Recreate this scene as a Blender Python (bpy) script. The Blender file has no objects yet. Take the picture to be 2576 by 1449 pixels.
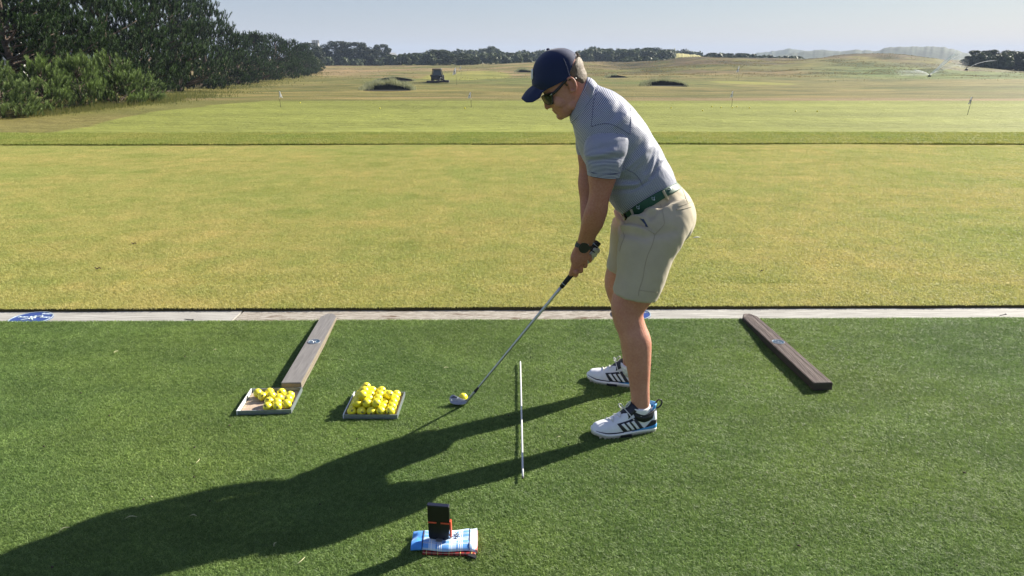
import bpy, math, random
import numpy as np
from mathutils import Vector, Matrix

# ------------------------------------------------------------------ camera, sky, sun, exposure
scn = bpy.context.scene
COL = scn.collection
CAM_H = 1.55
PITCH = math.radians(17.2)
FPX = 1870.0                      # focal length, for a frame 2576 units wide
W0, H0 = 2576.0, 1449.0

cam_d = bpy.data.cameras.new('camera')
cam_d.sensor_width = 36.0
cam_d.lens = FPX / W0 * 36.0
cam_d.clip_start = 0.05
cam_d.clip_end = 9000.0
cam = bpy.data.objects.new('camera', cam_d)
cam.location = (0, 0, CAM_H)
cam.rotation_euler = (math.radians(90) - PITCH, 0, 0)
COL.objects.link(cam)
scn.camera = cam

SUN_EL = math.radians(30.0)
SUN_AZ = math.radians(58.5)       # clockwise from +Y, so to the right and ahead
world = bpy.data.worlds.new('World')
scn.world = world
world.use_nodes = True
wn = world.node_tree
bg = wn.nodes['Background']
sky = wn.nodes.new('ShaderNodeTexSky')
sky.sky_type = 'NISHITA'
sky.sun_disc = False
sky.sun_elevation = SUN_EL
sky.sun_rotation = SUN_AZ
sky.air_density = 1.0
sky.dust_density = 0.3
sky.ozone_density = 3.0
# thin milky summer haze over the whole sky: evens the sky out and cools it
veil = wn.nodes.new('ShaderNodeVectorMath'); veil.operation = 'MULTIPLY_ADD'
veil.inputs[1].default_value = (0.42, 0.37, 0.26)
veil.inputs[2].default_value = (1.06, 1.24, 2.30)
wn.links.new(sky.outputs[0], veil.inputs[0])
wn.links.new(veil.outputs[0], bg.inputs[0])
bg.inputs[1].default_value = 0.060

sun_d = bpy.data.lights.new('sun', 'SUN')
sun_d.energy = 5.0
sun_d.angle = math.radians(0.55)
sun_d.color = (1.0, 0.93, 0.80)
sun = bpy.data.objects.new('sun', sun_d)
sdir = Vector((math.sin(SUN_AZ) * math.cos(SUN_EL), math.cos(SUN_AZ) * math.cos(SUN_EL), math.sin(SUN_EL)))
sun.rotation_euler = (-sdir).to_track_quat('-Z', 'Y').to_euler()
sun.location = (20, 15, 30)
COL.objects.link(sun)

scn.view_settings.view_transform = 'Standard'
scn.view_settings.look = 'None'
scn.view_settings.gamma = 1.0
scn.view_settings.use_curve_mapping = False
scn.view_settings.exposure = 1.45
scn.cycles.use_denoising = True
scn.cycles.max_bounces = 8
scn.cycles.transparent_max_bounces = 16

rng = np.random.default_rng(7)
random.seed(7)

# ------------------------------------------------------------------ survey helpers
# points read off the photograph are turned into places in the world: on the ground (G),
# on an upright plane at a known distance (P), or on the terrain (T)
CP, SP = math.cos(PITCH), math.sin(PITCH)

def ray(px, py):
    u = (px - W0 / 2) / FPX
    v = -(py - H0 / 2) / FPX
    return np.array([u, CP + v * SP, -SP + v * CP])

def G(px, py, z=0.0):
    d = ray(px, py)
    t = (z - CAM_H) / d[2]
    return np.array([d[0] * t, d[1] * t, z])

def P(px, py, Y):
    d = ray(px, py)
    t = Y / d[1]
    return np.array([d[0] * t, Y, CAM_H + d[2] * t])

def zoomer(x0, y0, s):
    # coordinates inside an enlarged piece of the photograph -> frame coordinates
    def f(x, y):
        return ((x0 + x / s) / 1.56522, (y0 + y / s) / 1.56522)
    return f
Z1 = zoomer(1980, 150, 1.81125)
ZH = zoomer(2030, 170, 3.6225)
ZD = zoomer(2150, 900, 5.797)
Z2 = zoomer(2150, 650, 2.4143)
ZL = zoomer(2250, 1100, 2.131)
ZB = zoomer(900, 1450, 3.22)
ZC = zoomer(1700, 1480, 5.7244)
ZR = zoomer(2500, 130, 1.6815)
ZM = zoomer(1000, 130, 2.3418)
ZP = zoomer(1550, 1950, 5.1756)

# ------------------------------------------------------------------ noise for shapes and colours
_perm = np.random.default_rng(3).random((256, 256))

def vnoise(x, y):
    x = np.asarray(x, float); y = np.asarray(y, float)
    xi = np.floor(x).astype(int); yi = np.floor(y).astype(int)
    fx = x - xi; fy = y - yi
    fx = fx * fx * (3 - 2 * fx); fy = fy * fy * (3 - 2 * fy)
    a = _perm[xi & 255, yi & 255]; b = _perm[(xi + 1) & 255, yi & 255]
    c = _perm[xi & 255, (yi + 1) & 255]; d = _perm[(xi + 1) & 255, (yi + 1) & 255]
    return (a * (1 - fx) + b * fx) * (1 - fy) + (c * (1 - fx) + d * fx) * fy

def fbm(x, y, o=4):
    s = 0.0; a = 0.5; t = 0.0
    for k in range(o):
        s = s + a * vnoise(x * 2 ** k + 17.3 * k, y * 2 ** k + 5.1 * k); t += a; a *= 0.5
    return s / t

def sstep(a, b, x):
    t = np.clip((np.asarray(x, float) - a) / (b - a), 0, 1)
    return t * t * (3 - 2 * t)

# ------------------------------------------------------------------ object helpers
def make_mesh(name, V, F, smooth=True, uv=None, attrs=None):
    me = bpy.data.meshes.new(name)
    V = np.asarray(V, dtype=np.float32).reshape(-1, 3)
    if isinstance(F, np.ndarray):
        n, k = F.shape
        me.vertices.add(len(V)); me.vertices.foreach_set('co', V.ravel())
        me.loops.add(n * k); me.loops.foreach_set('vertex_index', F.astype(np.int32).ravel())
        me.polygons.add(n)
        me.polygons.foreach_set('loop_start', np.arange(0, n * k, k, dtype=np.int32))
        me.update(calc_edges=True)
    else:
        me.from_pydata(V.tolist(), [], [tuple(int(i) for i in f) for f in F])
    if len(me.polygons):
        me.polygons.foreach_set('use_smooth', np.full(len(me.polygons), smooth))
    if uv is not None and len(me.loops):
        lay = me.uv_layers.new(name='UVMap')
        li = np.empty(len(me.loops), dtype=np.int32); me.loops.foreach_get('vertex_index', li)
        lay.data.foreach_set('uv', np.asarray(uv, dtype=np.float32)[li].ravel())
    for an, av in (attrs or {}).items():
        av = np.asarray(av, dtype=np.float32)
        if av.ndim == 2:
            at = me.attributes.new(an, 'FLOAT_COLOR', 'POINT')
            if av.shape[1] == 3:
                av = np.concatenate([av, np.ones((len(av), 1), np.float32)], 1)
            at.data.foreach_set('color', av.ravel())
        else:
            at = me.attributes.new(an, 'FLOAT', 'POINT')
            at.data.foreach_set('value', av)
    me.update()
    return me

def tag(o, label=None, cat=None, group=None, kind=None):
    if label: o['label'] = label
    if cat: o['category'] = cat
    if group: o['group'] = group
    if kind: o['kind'] = kind
    return o

def thing(name, label, cat, loc=(0, 0, 0), rz=0.0, group=None):
    o = bpy.data.objects.new(name, None)
    o.empty_display_size = 0.1
    o.location = [float(c) for c in loc]; o.rotation_euler = (0, 0, rz)
    COL.objects.link(o)
    return tag(o, label, cat, group)

def base_of(o):
    x = np.zeros(3)
    while o is not None:
        x = x + np.array(o.location); o = o.parent
    return x

def add(name, VF, mat, parent=None, smooth=True, local=False, uv=None, attrs=None, label=None):
    # VF holds world coordinates unless local is set; parents used this way are not rotated
    V, F = VF[0], VF[1]
    if uv is None and len(VF) > 2: uv = VF[2]
    V = np.asarray(V, float).reshape(-1, 3)
    if parent is not None and not local:
        V = V - base_of(parent)
    me = make_mesh(name, V, F, smooth, uv, attrs)
    if mat is not None:
        for m in (mat if isinstance(mat, (list, tuple)) else [mat]): me.materials.append(m)
    o = bpy.data.objects.new(name, me)
    COL.objects.link(o)
    if parent is not None: o.parent = parent
    if label: o['label'] = label
    return o

def copy_thing(root, loc, rz=0.0, scale=None, label=None):
    def rec(o, par):
        c = o.copy(); COL.objects.link(c)
        if par is not None: c.parent = par
        for ch in o.children: rec(ch, c)
        return c
    r = rec(root, None)
    r.location = [float(c) for c in loc]; r.rotation_euler = (0, 0, rz)
    if scale is not None: r.scale = scale
    if label: r['label'] = label
    return r

# ------------------------------------------------------------------ shape helpers
def join(*parts):
    Vs, Fs, n = [], [], 0
    for p in parts:
        V = np.asarray(p[0], float).reshape(-1, 3)
        Vs.append(V)
        Fs += [tuple(int(i) + n for i in f) for f in p[1]]
        n += len(V)
    return np.concatenate(Vs), Fs

def crom(A, n):
    # smooth resampling of a list of rows, n rows out
    A = np.asarray(A, float)
    m = len(A)
    t = np.linspace(0, m - 1, n)
    i = np.clip(np.floor(t).astype(int), 0, m - 2); f = (t - i)[:, None]
    p1 = A[i]; p2 = A[i + 1]
    p0 = np.where((i > 0)[:, None], A[np.maximum(i - 1, 0)], 2 * p1 - p2)
    p3 = np.where((i < m - 2)[:, None], A[np.minimum(i + 2, m - 1)], 2 * p2 - p1)
    return 0.5 * (2 * p1 + (p2 - p0) * f + (2 * p0 - 5 * p1 + 4 * p2 - p3) * f ** 2 + (3 * p1 - p0 - 3 * p2 + p3) * f ** 3)

def loft(rings, cap0=True, cap1=True):
    R = np.asarray(rings, float); m, n, _ = R.shape
    V = R.reshape(-1, 3)
    F = []
    for i in range(m - 1):
        for j in range(n):
            k = (j + 1) % n
            F.append((i * n + j, i * n + k, (i + 1) * n + k, (i + 1) * n + j))
    if cap0: F.append(tuple(range(n - 1, -1, -1)))
    if cap1: F.append(tuple((m - 1) * n + j for j in range(n)))
    c = R.mean(1)
    v = np.concatenate([[0], np.cumsum(np.linalg.norm(np.diff(c, axis=0), axis=1))])
    uv = np.stack([np.tile(np.linspace(0, 1, n, endpoint=False), m), np.repeat(v, n)], 1)
    return V, F, uv

def sections(rows, n, N=28, p=2.2, cap0=True, cap1=True):
    # rows: (front point, back point, half width); rings lie across the line front-back and the Y axis
    A = np.array([list(f) + list(b) + [w] + ([e] if len(r) > 3 else [p]) for r in rows for f, b, w, e in [(r[0], r[1], r[2], r[3] if len(r) > 3 else p)]])
    A = np.array([list(r[0]) + list(r[1]) + [r[2], r[3] if len(r) > 3 else p] for r in rows], float)
    A = crom(A, n)
    a = np.linspace(0, 2 * np.pi, N, endpoint=False)
    rings = []
    for r in A:
        f, b, w, e = r[:3], r[3:6], max(r[6], 1e-4), r[7]
        c = (f + b) / 2; h = (f - b) / 2
        ca, sa = np.cos(a), np.sin(a)
        cx = np.sign(ca) * np.abs(ca) ** (2 / e); sx = np.sign(sa) * np.abs(sa) ** (2 / e)
        rings.append(c + cx[:, None] * h + sx[:, None] * np.array([0, -w, 0]))
    return loft(rings, cap0, cap1)

def tube(pts, r, N=8, n=None, caps=True):
    pts = np.asarray(pts, float)
    r = np.broadcast_to(np.asarray(r, float), (len(pts),))
    A = np.concatenate([pts, r[:, None]], 1)
    if n: A = crom(A, n)
    pts, r = A[:, :3], A[:, 3]
    T = np.gradient(pts, axis=0); T /= np.linalg.norm(T, axis=1)[:, None] + 1e-12
    up = np.array([0, 0, 1.0]) if abs(T[0][2]) < 0.9 else np.array([1.0, 0, 0])
    s = np.cross(T[0], up); s /= np.linalg.norm(s)
    rings = []
    a = np.linspace(0, 2 * np.pi, N, endpoint=False)
    for i in range(len(pts)):
        s = s - T[i] * np.dot(s, T[i]); s /= np.linalg.norm(s)
        q = np.cross(T[i], s)
        rings.append(pts[i] + r[i] * (np.cos(a)[:, None] * s + np.sin(a)[:, None] * q))
    return loft(rings, caps, caps)

def ball(c, r, nu=16, nv=10, R=None):
    r = np.broadcast_to(np.asarray(r, float), (3,))
    V = [(0, 0, 1)]
    for i in range(1, nv):
        t = math.pi * i / nv
        for j in range(nu):
            a = 2 * math.pi * j / nu
            V.append((math.sin(t) * math.cos(a), math.sin(t) * math.sin(a), math.cos(t)))
    V.append((0, 0, -1))
    F = []
    for j in range(nu):
        F.append((0, 1 + j, 1 + (j + 1) % nu))
        F.append((len(V) - 1, 1 + (nv - 2) * nu + (j + 1) % nu, 1 + (nv - 2) * nu + j))
    for i in range(nv - 2):
        for j in range(nu):
            a = 1 + i * nu + j; b = 1 + i * nu + (j + 1) % nu
            F.append((a, a + nu, b + nu, b))
    V = np.array(V) * r
    if R is not None: V = V @ np.asarray(R).T
    return V + np.asarray(c, float), F

def prism(poly, z0, z1, bevel=0.0):
    # polygon in x,y pulled from z0 to z1, with a chamfered top edge
    poly = np.asarray(poly, float); n = len(poly); c = poly.mean(0)
    lay = [(poly, z0)]
    if bevel > 0:
        d = poly - c; L = np.linalg.norm(d, axis=1)[:, None]
        lay += [(poly, z1 - bevel), (poly - d / L * bevel, z1)]
    else:
        lay += [(poly, z1)]
    V = np.concatenate([np.concatenate([q, np.full((n, 1), z)], 1) for q, z in lay])
    F = []
    for i in range(len(lay) - 1):
        for j in range(n):
            k = (j + 1) % n
            F.append((i * n + j, i * n + k, (i + 1) * n + k, (i + 1) * n + j))
    F.append(tuple(range(n - 1, -1, -1))); F.append(tuple((len(lay) - 1) * n + j for j in range(n)))
    return V, F

def box(x0, x1, y0, y1, z0, z1):
    return prism([(x0, y0), (x1, y0), (x1, y1), (x0, y1)], z0, z1)

def rot(VF, M, t=(0, 0, 0)):
    return (np.asarray(VF[0]) @ np.asarray(M).T + np.asarray(t, float),) + tuple(VF[1:])

def rz_m(a):
    return np.array([[math.cos(a), -math.sin(a), 0], [math.sin(a), math.cos(a), 0], [0, 0, 1]])

def grid_faces(m, n):
    i = np.arange(m - 1)[:, None] * n + np.arange(n - 1)[None, :]
    return np.stack([i, i + 1, i + n + 1, i + n], -1).reshape(-1, 4)

def sheet(pts, th):
    # grid of points (m,n,3) given a thickness along its own normals
    A = np.asarray(pts, float); m, n, _ = A.shape
    du = np.gradient(A, axis=0); dv = np.gradient(A, axis=1)
    N = np.cross(du, dv); N /= np.linalg.norm(N, axis=2)[..., None] + 1e-12
    V = np.concatenate([(A + N * th / 2).reshape(-1, 3), (A - N * th / 2).reshape(-1, 3)])
    g = grid_faces(m, n); k = m * n
    F = [tuple(f) for f in g] + [tuple(f[::-1] + k) for f in g]
    def strip(idx):
        for a, b in zip(idx[:-1], idx[1:]): F.append((b, a, a + k, b + k))
    strip([j for j in range(n)]); strip([(m - 1) * n + j for j in range(n)][::-1])
    strip([i * n for i in range(m)][::-1]); strip([i * n + n - 1 for i in range(m)])
    return V, F

def remesh(name, VF, voxel, smooth_it=4):
    me = make_mesh(name, VF[0], list(VF[1]))
    o = bpy.data.objects.new(name, me); COL.objects.link(o)
    md = o.modifiers.new('remesh', 'REMESH'); md.mode = 'VOXEL'; md.voxel_size = voxel
    if smooth_it:
        sm = o.modifiers.new('smooth', 'SMOOTH'); sm.factor = 0.5; sm.iterations = smooth_it
    dg = bpy.context.evaluated_depsgraph_get(); dg.update()
    m2 = bpy.data.meshes.new_from_object(o.evaluated_get(dg))
    V = np.empty(len(m2.vertices) * 3, np.float32); m2.vertices.foreach_get('co', V)
    F = np.empty(len(m2.loops), np.int32); m2.loops.foreach_get('vertex_index', F)
    k = len(m2.loops) // max(1, len(m2.polygons))
    V = V.reshape(-1, 3).astype(float)
    if k * len(m2.polygons) == len(m2.loops) and all(p.loop_total == k for p in m2.polygons[:50]):
        F = F.reshape(-1, k)
    else:
        F = [tuple(p.vertices) for p in m2.polygons]
    bpy.data.objects.remove(o); bpy.data.meshes.remove(me); bpy.data.meshes.remove(m2)
    return V, F

# ------------------------------------------------------------------ materials
def nodes_of(name):
    m = bpy.data.materials.new(name); m.use_nodes = True
    nt = m.node_tree
    return m, nt, nt.nodes['Principled BSDF'], nt.nodes['Material Output']

def setp(b, **k):
    names = dict(color='Base Color', rough='Roughness', metal='Metallic', spec='Specular IOR Level', sss='Subsurface Weight',
                 sheen='Sheen Weight', coat='Coat Weight', alpha='Alpha', trans='Transmission Weight')
    for a, v in k.items():
        b.inputs[names[a]].default_value = v if not isinstance(v, tuple) else (*v, 1.0)

def noise_node(nt, scale, detail=4.0, rough=0.55, vec=None, dist=0.0):
    n = nt.nodes.new('ShaderNodeTexNoise'); n.inputs['Scale'].default_value = scale
    n.inputs['Detail'].default_value = detail; n.inputs['Roughness'].default_value = rough
    n.inputs['Distortion'].default_value = dist
    if vec is not None: nt.links.new(vec, n.inputs['Vector'])
    return n

def mapped(nt, scale=(1, 1, 1), rotz=0.0, coord='Object', use_pos=False):
    mp = nt.nodes.new('ShaderNodeMapping'); mp.inputs['Scale'].default_value = scale
    mp.inputs['Rotation'].default_value = (0, 0, rotz)
    if use_pos:
        g = nt.nodes.new('ShaderNodeNewGeometry'); nt.links.new(g.outputs['Position'], mp.inputs['Vector'])
    else:
        tc = nt.nodes.new('ShaderNodeTexCoord'); nt.links.new(tc.outputs[coord], mp.inputs['Vector'])
    return mp.outputs[0]

def ramp(nt, fac, stops):
    r = nt.nodes.new('ShaderNodeValToRGB')
    while len(r.color_ramp.elements) < len(stops): r.color_ramp.elements.new(0.5)
    for e, (p, c) in zip(r.color_ramp.elements, stops):
        e.position = p; e.color = (*c, 1.0) if len(c) == 3 else c
    nt.links.new(fac, r.inputs['Fac'])
    return r.outputs['Color']

def mixc(nt, fac, a, b, mode='MIX'):
    m = nt.nodes.new('ShaderNodeMix'); m.data_type = 'RGBA'; m.blend_type = mode
    for s, v in ((m.inputs[0], fac), (m.inputs[6], a), (m.inputs[7], b)):
        if hasattr(v, 'is_linked') or hasattr(v, 'links'): nt.links.new(v, s)
        elif isinstance(v, (int, float)): s.default_value = v
        else: s.default_value = (*v, 1.0)
    return m.outputs[2]

def math_n(nt, op, a, b=None, c=None):
    m = nt.nodes.new('ShaderNodeMath'); m.operation = op
    for s, v in zip(m.inputs, (a, b, c)):
        if v is None: continue
        if isinstance(v, (int, float)): s.default_value = v
        else: nt.links.new(v, s)
    return m.outputs[0]

def bump(nt, b, h, strength=0.3, dist=0.01):
    n = nt.nodes.new('ShaderNodeBump'); n.inputs['Strength'].default_value = strength; n.inputs['Distance'].default_value = dist
    nt.links.new(h, n.inputs['Height']); nt.links.new(n.outputs[0], b.inputs['Normal'])

def simple(name, color, rough=0.5, var=0.12, scale=30.0, bmp=0.0, bscale=None, **k):
    # plain material with a little uneven colour and relief
    m, nt, b, out = nodes_of(name)
    setp(b, color=color, rough=rough, **k)
    v = mapped(nt)
    n = noise_node(nt, scale, 4, vec=v)
    lo = tuple(c * (1 - var) for c in color); hi = tuple(min(1, c * (1 + var)) for c in color)
    nt.links.new(ramp(nt, n.outputs['Fac'], [(0.3, lo), (0.7, hi)]), b.inputs['Base Color'])
    if bmp:
        n2 = noise_node(nt, bscale or scale * 3, 4, vec=v)
        bump(nt, b, n2.outputs['Fac'], bmp, 0.003)
    return m

def leaf_mat(name, dark, light, trans=0.35, rough=0.55, spec=0.3, nscale=0.0, third=None, hue=None):
    # blades, needles and leaves: reflect and let light through; 'tint' runs from dark to light per leaf
    m, nt, b, out = nodes_of(name)
    at = nt.nodes.new('ShaderNodeAttribute'); at.attribute_name = 'tint'
    col = ramp(nt, at.outputs['Fac'], [(0.0, dark), (1.0, light)])
    if nscale:
        n = noise_node(nt, nscale, 5, 0.6, vec=mapped(nt, use_pos=True))
        f = ramp(nt, n.outputs['Fac'], [(0.36, (0, 0, 0)), (0.66, (1, 1, 1))])
        col = mixc(nt, f, col, mixc(nt, 0.62, col, third or light))
    if hue: col = hue(nt, col)
    nt.links.new(col, b.inputs['Base Color'])
    setp(b, rough=rough, spec=spec)
    t = nt.nodes.new('ShaderNodeBsdfTranslucent'); nt.links.new(col, t.inputs[0])
    mx = nt.nodes.new('ShaderNodeMixShader'); mx.inputs[0].default_value = trans
    nt.links.new(b.outputs[0], mx.inputs[1]); nt.links.new(t.outputs[0], mx.inputs[2])
    nt.links.new(mx.outputs[0], out.inputs[0])
    return m
# ------------------------------------------------------------------ lie of the land
_ty = [0, 13.8, 28.4, 31, 40, 60, 90, 130, 180, 250, 330, 500, 1000, 9000]
_tz = [0.04, 0.04, 0.04, -0.02, -0.35, -1.0, -1.5, -1.65, -1.9, -1.5, -1.05, -0.6, -0.5, -0.5]
_cpx = [-2000, 900, 1000, 1200, 1330, 1480, 1597, 1690, 1768, 1977, 2110, 2243, 2357, 2433, 2576, 4500]
_cpy = [173, 173, 170, 166, 159, 158, 159, 153, 147, 146, 140.5, 142, 147, 163, 172, 172]
HILL_Y = 230.0

def H(x, y):
    x = np.asarray(x, float); y = np.asarray(y, float)
    z = np.interp(y, _ty, _tz)
    px = W0 / 2 + (x / np.maximum(y, 1)) * FPX / (CP + 0.0)        # roughly: direction only
    v = (H0 / 2 - np.interp(px, _cpx, _cpy)) / FPX
    zc = CAM_H + HILL_Y * (-SP + v * CP) / (CP + v * SP)
    base = np.interp(HILL_Y, _ty, _tz)
    amp = np.maximum(zc - base, 0)
    shape = np.where(y < HILL_Y, sstep(135, HILL_Y, y), 1 - 0.9 * sstep(HILL_Y, 330, y))
    z = z + amp * shape
    wob = (fbm(x / 16 + 40, y / 14 + 9, 3) - 0.5)
    z = z + wob * 0.55 * sstep(32, 70, y) * (1 - sstep(140, 400, y) * 0.5)
    z = z + (fbm(x / 26 + 3, y / 16 + 7, 3) - 0.5) * 2.6 * sstep(120, 190, y) * (1 - sstep(260, 330, y)) * sstep(0.05, 0.15, x / np.maximum(y, 1))
    return z

def T(px, py, lim=900.0):
    d = ray(px, py)
    ys = np.geomspace(13.9, lim, 4000)
    zs = CAM_H + ys * d[2] / d[1]; xs = ys * d[0] / d[1]
    hit = np.nonzero(zs <= H(xs, ys))[0]
    k = hit[0] if len(hit) else len(ys) - 1
    return np.array([xs[k], ys[k], float(H(xs[k], ys[k]))])

# edges of the turf, the timber and the lawn, as straight lines y = a + b x
def fit(pts, z):
    Q = np.array([G(px, py, z) for px, py in pts])
    b, a = np.polyfit(Q[:, 0], Q[:, 1], 1)
    return a, b
TURF_A, TURF_B = fit([(0, 811), (894, 806), (1725, 802), (2576, 801)], 0.02)
LAWN_A, LAWN_B = fit([(0, 786), (894, 779), (1725, 778), (2576, 774.4)], 0.006)
STEP_Y = 13.8

def turf_z(x, y):
    e = TURF_A + TURF_B * np.asarray(x) - np.asarray(y)
    return 0.020 * (1 - sstep(0.0, 0.62, e)) + 0.004 * (fbm(np.asarray(x) * 1.3 + 5, np.asarray(y) * 1.3 + 8, 2) - 0.5)

def lawn_z(x, y):
    return 0.022 + 0.02 * (fbm(np.asarray(x) * 0.5 + 50, np.asarray(y) * 0.5 + 80, 2) - 0.5)

# colours of the far grass, decided place by place
P_GREEN = np.array([0.180, 0.196, 0.046]); P_FRINGE = np.array([0.15, 0.175, 0.038])
P_OLIVE = np.array([0.120, 0.118, 0.034]); P_STRAW = np.array([0.185, 0.145, 0.055])
P_TAN = np.array([0.215, 0.158, 0.078]); P_LUSH = np.array([0.085, 0.115, 0.028]); P_HEATH = np.array([0.082, 0.064, 0.032])
_gl = np.array([G(px, py, 0.04) for px, py in [(60, 344), (121, 333), (208, 319), (312, 295), (416, 278), (520, 266), (660, 255)]])

def mixv(a, b, f):
    f = np.asarray(f)[..., None]
    return a * (1 - f) + b * f

def far_colour(x, y):
    n1 = fbm(x / 7 + 3, y / 3.5 + 11, 4); n2 = fbm(x / 22 + 31, y / 9 + 2, 4); n3 = fbm(x / 60 + 9, y / 25 + 71, 3)
    u = x / y
    px = W0 / 2 + u * FPX * CP
    C = np.broadcast_to(P_OLIVE, x.shape + (3,)).copy()
    C = mixv(C, P_STRAW, sstep(0.40, 0.58, n1 * 0.5 + n2 * 0.5) * (1 - 0.5 * sstep(33, 40, y) * (1 - sstep(105, 130, y))))
    C = mixv(C, P_LUSH, 0.7 * sstep(0.56, 0.70, n3 * 0.6 + n1 * 0.4) * sstep(34, 44, y))
    # dry band right behind the putting green, paler dry ground far off on the left, heathy slopes on the right
    C = mixv(C, P_TAN, sstep(0.36, 0.58, n2) * (1 - sstep(31, 37, y)) * sstep(27.5, 29, y))
    C = mixv(C, P_TAN, 0.95 * sstep(0.40, 0.60, n2 + 0.05) * sstep(125, 160, y) * (1 - sstep(0.0, 0.14, u)) * (1 - sstep(300, 320, y)))
    C = mixv(C, P_HEATH, sstep(0.40, 0.56, n1 * 0.55 + n2 * 0.45 + 0.04) * sstep(140, 172, y) * sstep(0.05, 0.16, u))
    C = mixv(C, P_OLIVE, 0.8 * sstep(0.5, 0.62, n3) * sstep(140, 172, y) * sstep(0.05, 0.16, u))
    # watered grass round the sprinkler, strip in front of the trees
    C = mixv(C, P_LUSH * 1.1, sstep(0.30, 0.5, n2 + 0.1) * sstep(118, 132, y) * (1 - sstep(165, 195, y)) * sstep(0.34, 0.47, u))
    C = mixv(C, P_GREEN * 1.1, sstep(295, 302, y) * (1 - sstep(322, 330, y)) * (1 - sstep(0.0, 0.05, u)))
    # putting surfaces: fringe, big green, two small ones farther out
    xl = np.interp(y, _gl[:, 1], _gl[:, 0])
    xl = xl + (fbm(y * 0.7, y * 0 + 4, 2) - 0.5) * 0.5
    near_left = (1 - sstep(-0.25, 0.25, x - xl))
    fr = (1 - sstep(15.5, 15.7, y + 0.25 * (fbm(x * 0.6, y * 0, 2) - 0.5)))
    ing = sstep(-0.12, 0.12, x - xl) * sstep(15.5, 15.7, y) * (1 - sstep(28.1, 28.4, y))
    C = mixv(C, P_OLIVE * 1.15, near_left * (1 - sstep(26, 30, y)) * 0.6)
    C = mixv(C, P_FRINGE, fr * (0.35 + 0.65 * sstep(-0.8, 0.6, x - (xl - 1.0))))
    bands = 0.5 + 0.5 * np.sin((y + 0.25 * np.sin(x * 0.11)) * 2.0)
    C = mixv(C, mixv(P_GREEN * 0.95, P_GREEN * 1.10, bands), ing)
    for cx, cy, rx, ry in ((1180, 190, 110, 10), (1890, 207, 100, 5)):
        q = T(cx, cy)
        e = np.sqrt(((x - q[0]) / (rx * q[1] / FPX)) ** 2 + ((y - q[1]) / (ry * q[1] ** 2 / FPX / 3.0)) ** 2)
        C = mixv(C, P_GREEN * np.array([1.08, 1.0, 1.0]), (1 - sstep(0.85, 1.0, e)) * 0.85)
    n4 = fbm(x / 2.2 + 13, y / 0.9 + 31, 3)
    C = mixv(C, C * np.array([0.66, 0.74, 0.62]), sstep(0.52, 0.66, n4) * sstep(28.4, 32, y) * 0.8)
    C = mixv(C, C * np.array([1.30, 1.22, 1.25]), sstep(0.50, 0.36, n4) * sstep(28.4, 32, y) * 0.6)
    n5 = fbm(x / 8 + 61, y / 4.5 + 17, 4)
    rough = sstep(30, 40, y) * (0.55 + 0.45 * sstep(0.04, 0.16, u) * sstep(120, 160, y))
    C = mixv(C, C * np.array([0.52, 0.60, 0.50]), sstep(0.53, 0.66, n5) * rough)
    C = mixv(C, C * np.array([1.35, 1.22, 1.15]), sstep(0.46, 0.34, n5) * rough * 0.6)
    return C * (0.82 + 0.36 * n1)[..., None]

# ------------------------------------------------------------------ ground sheets
def ground_mat(name, fine, coarse, rough=0.75, amp=0.35, bmp=0.6, bdist=0.03, stretch=(1, 1, 1)):
    m, nt, b, out = nodes_of(name)
    at = nt.nodes.new('ShaderNodeAttribute'); at.attribute_name = 'base'
    v = mapped(nt, scale=stretch)
    n1 = noise_node(nt, fine, 6, 0.7, vec=v); n2 = noise_node(nt, coarse, 5, 0.6, vec=v)
    f = math_n(nt, 'MULTIPLY_ADD', n1.outputs['Fac'], amp * 2, 1 - amp)
    f2 = math_n(nt, 'MULTIPLY_ADD', n2.outputs['Fac'], amp * 1.6, 1 - amp * 0.8)
    ff = math_n(nt, 'MULTIPLY', f, f2)
    cc = nt.nodes.new('ShaderNodeCombineColor')
    for i in range(3): nt.links.new(ff, cc.inputs[i])
    nt.links.new(mixc(nt, 1.0, at.outputs['Color'], cc.outputs[0], 'MULTIPLY'), b.inputs['Base Color'])
    setp(b, rough=rough, spec=0.12)
    bump(nt, b, n1.outputs['Fac'], bmp, bdist)
    return m

m_soil = simple('soil', (0.045, 0.03, 0.02), 0.9, 0.4, 25, 0.6)
soil = add('soil_ground', (np.array([(-40, -12, -.13), (40, -12, -.13), (40, 13.85, -.13), (-40, 13.85, -.13)]), [(0, 1, 2, 3)]), m_soil)
tag(soil, kind='structure')

# artificial turf backing
xs = np.linspace(-8, 8, 161); vs = np.linspace(0, 1, 121)
XX, VV = np.meshgrid(xs, vs)
EY = TURF_A + TURF_B * XX
YY = -6 + (EY + 6) * VV ** 0.6
ZZ = turf_z(XX, YY)
Vt = np.stack([XX, YY, ZZ], -1).reshape(-1, 3)
Ft = grid_faces(121, 161)
Vd = Vt[-161:].copy(); Vd[:, 2] -= 0.02
Vt2 = np.concatenate([Vt, Vd])
i0 = 120 * 161 + np.arange(160)
Ft2 = np.concatenate([Ft, np.stack([i0, i0 + 1, 121 * 161 + np.arange(160) + 1, 121 * 161 + np.arange(160)], 1)])
turf_base = np.tile(np.array([0.085, 0.135, 0.032]), (len(Vt2), 1))
m_turfb = ground_mat('turf_backing', 260, 6, amp=0.45, bmp=1.0, bdist=0.008)
turf = add('practice_turf', (Vt2, Ft2), m_turfb, attrs={'base': turf_base})
tag(turf, kind='structure')

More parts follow.
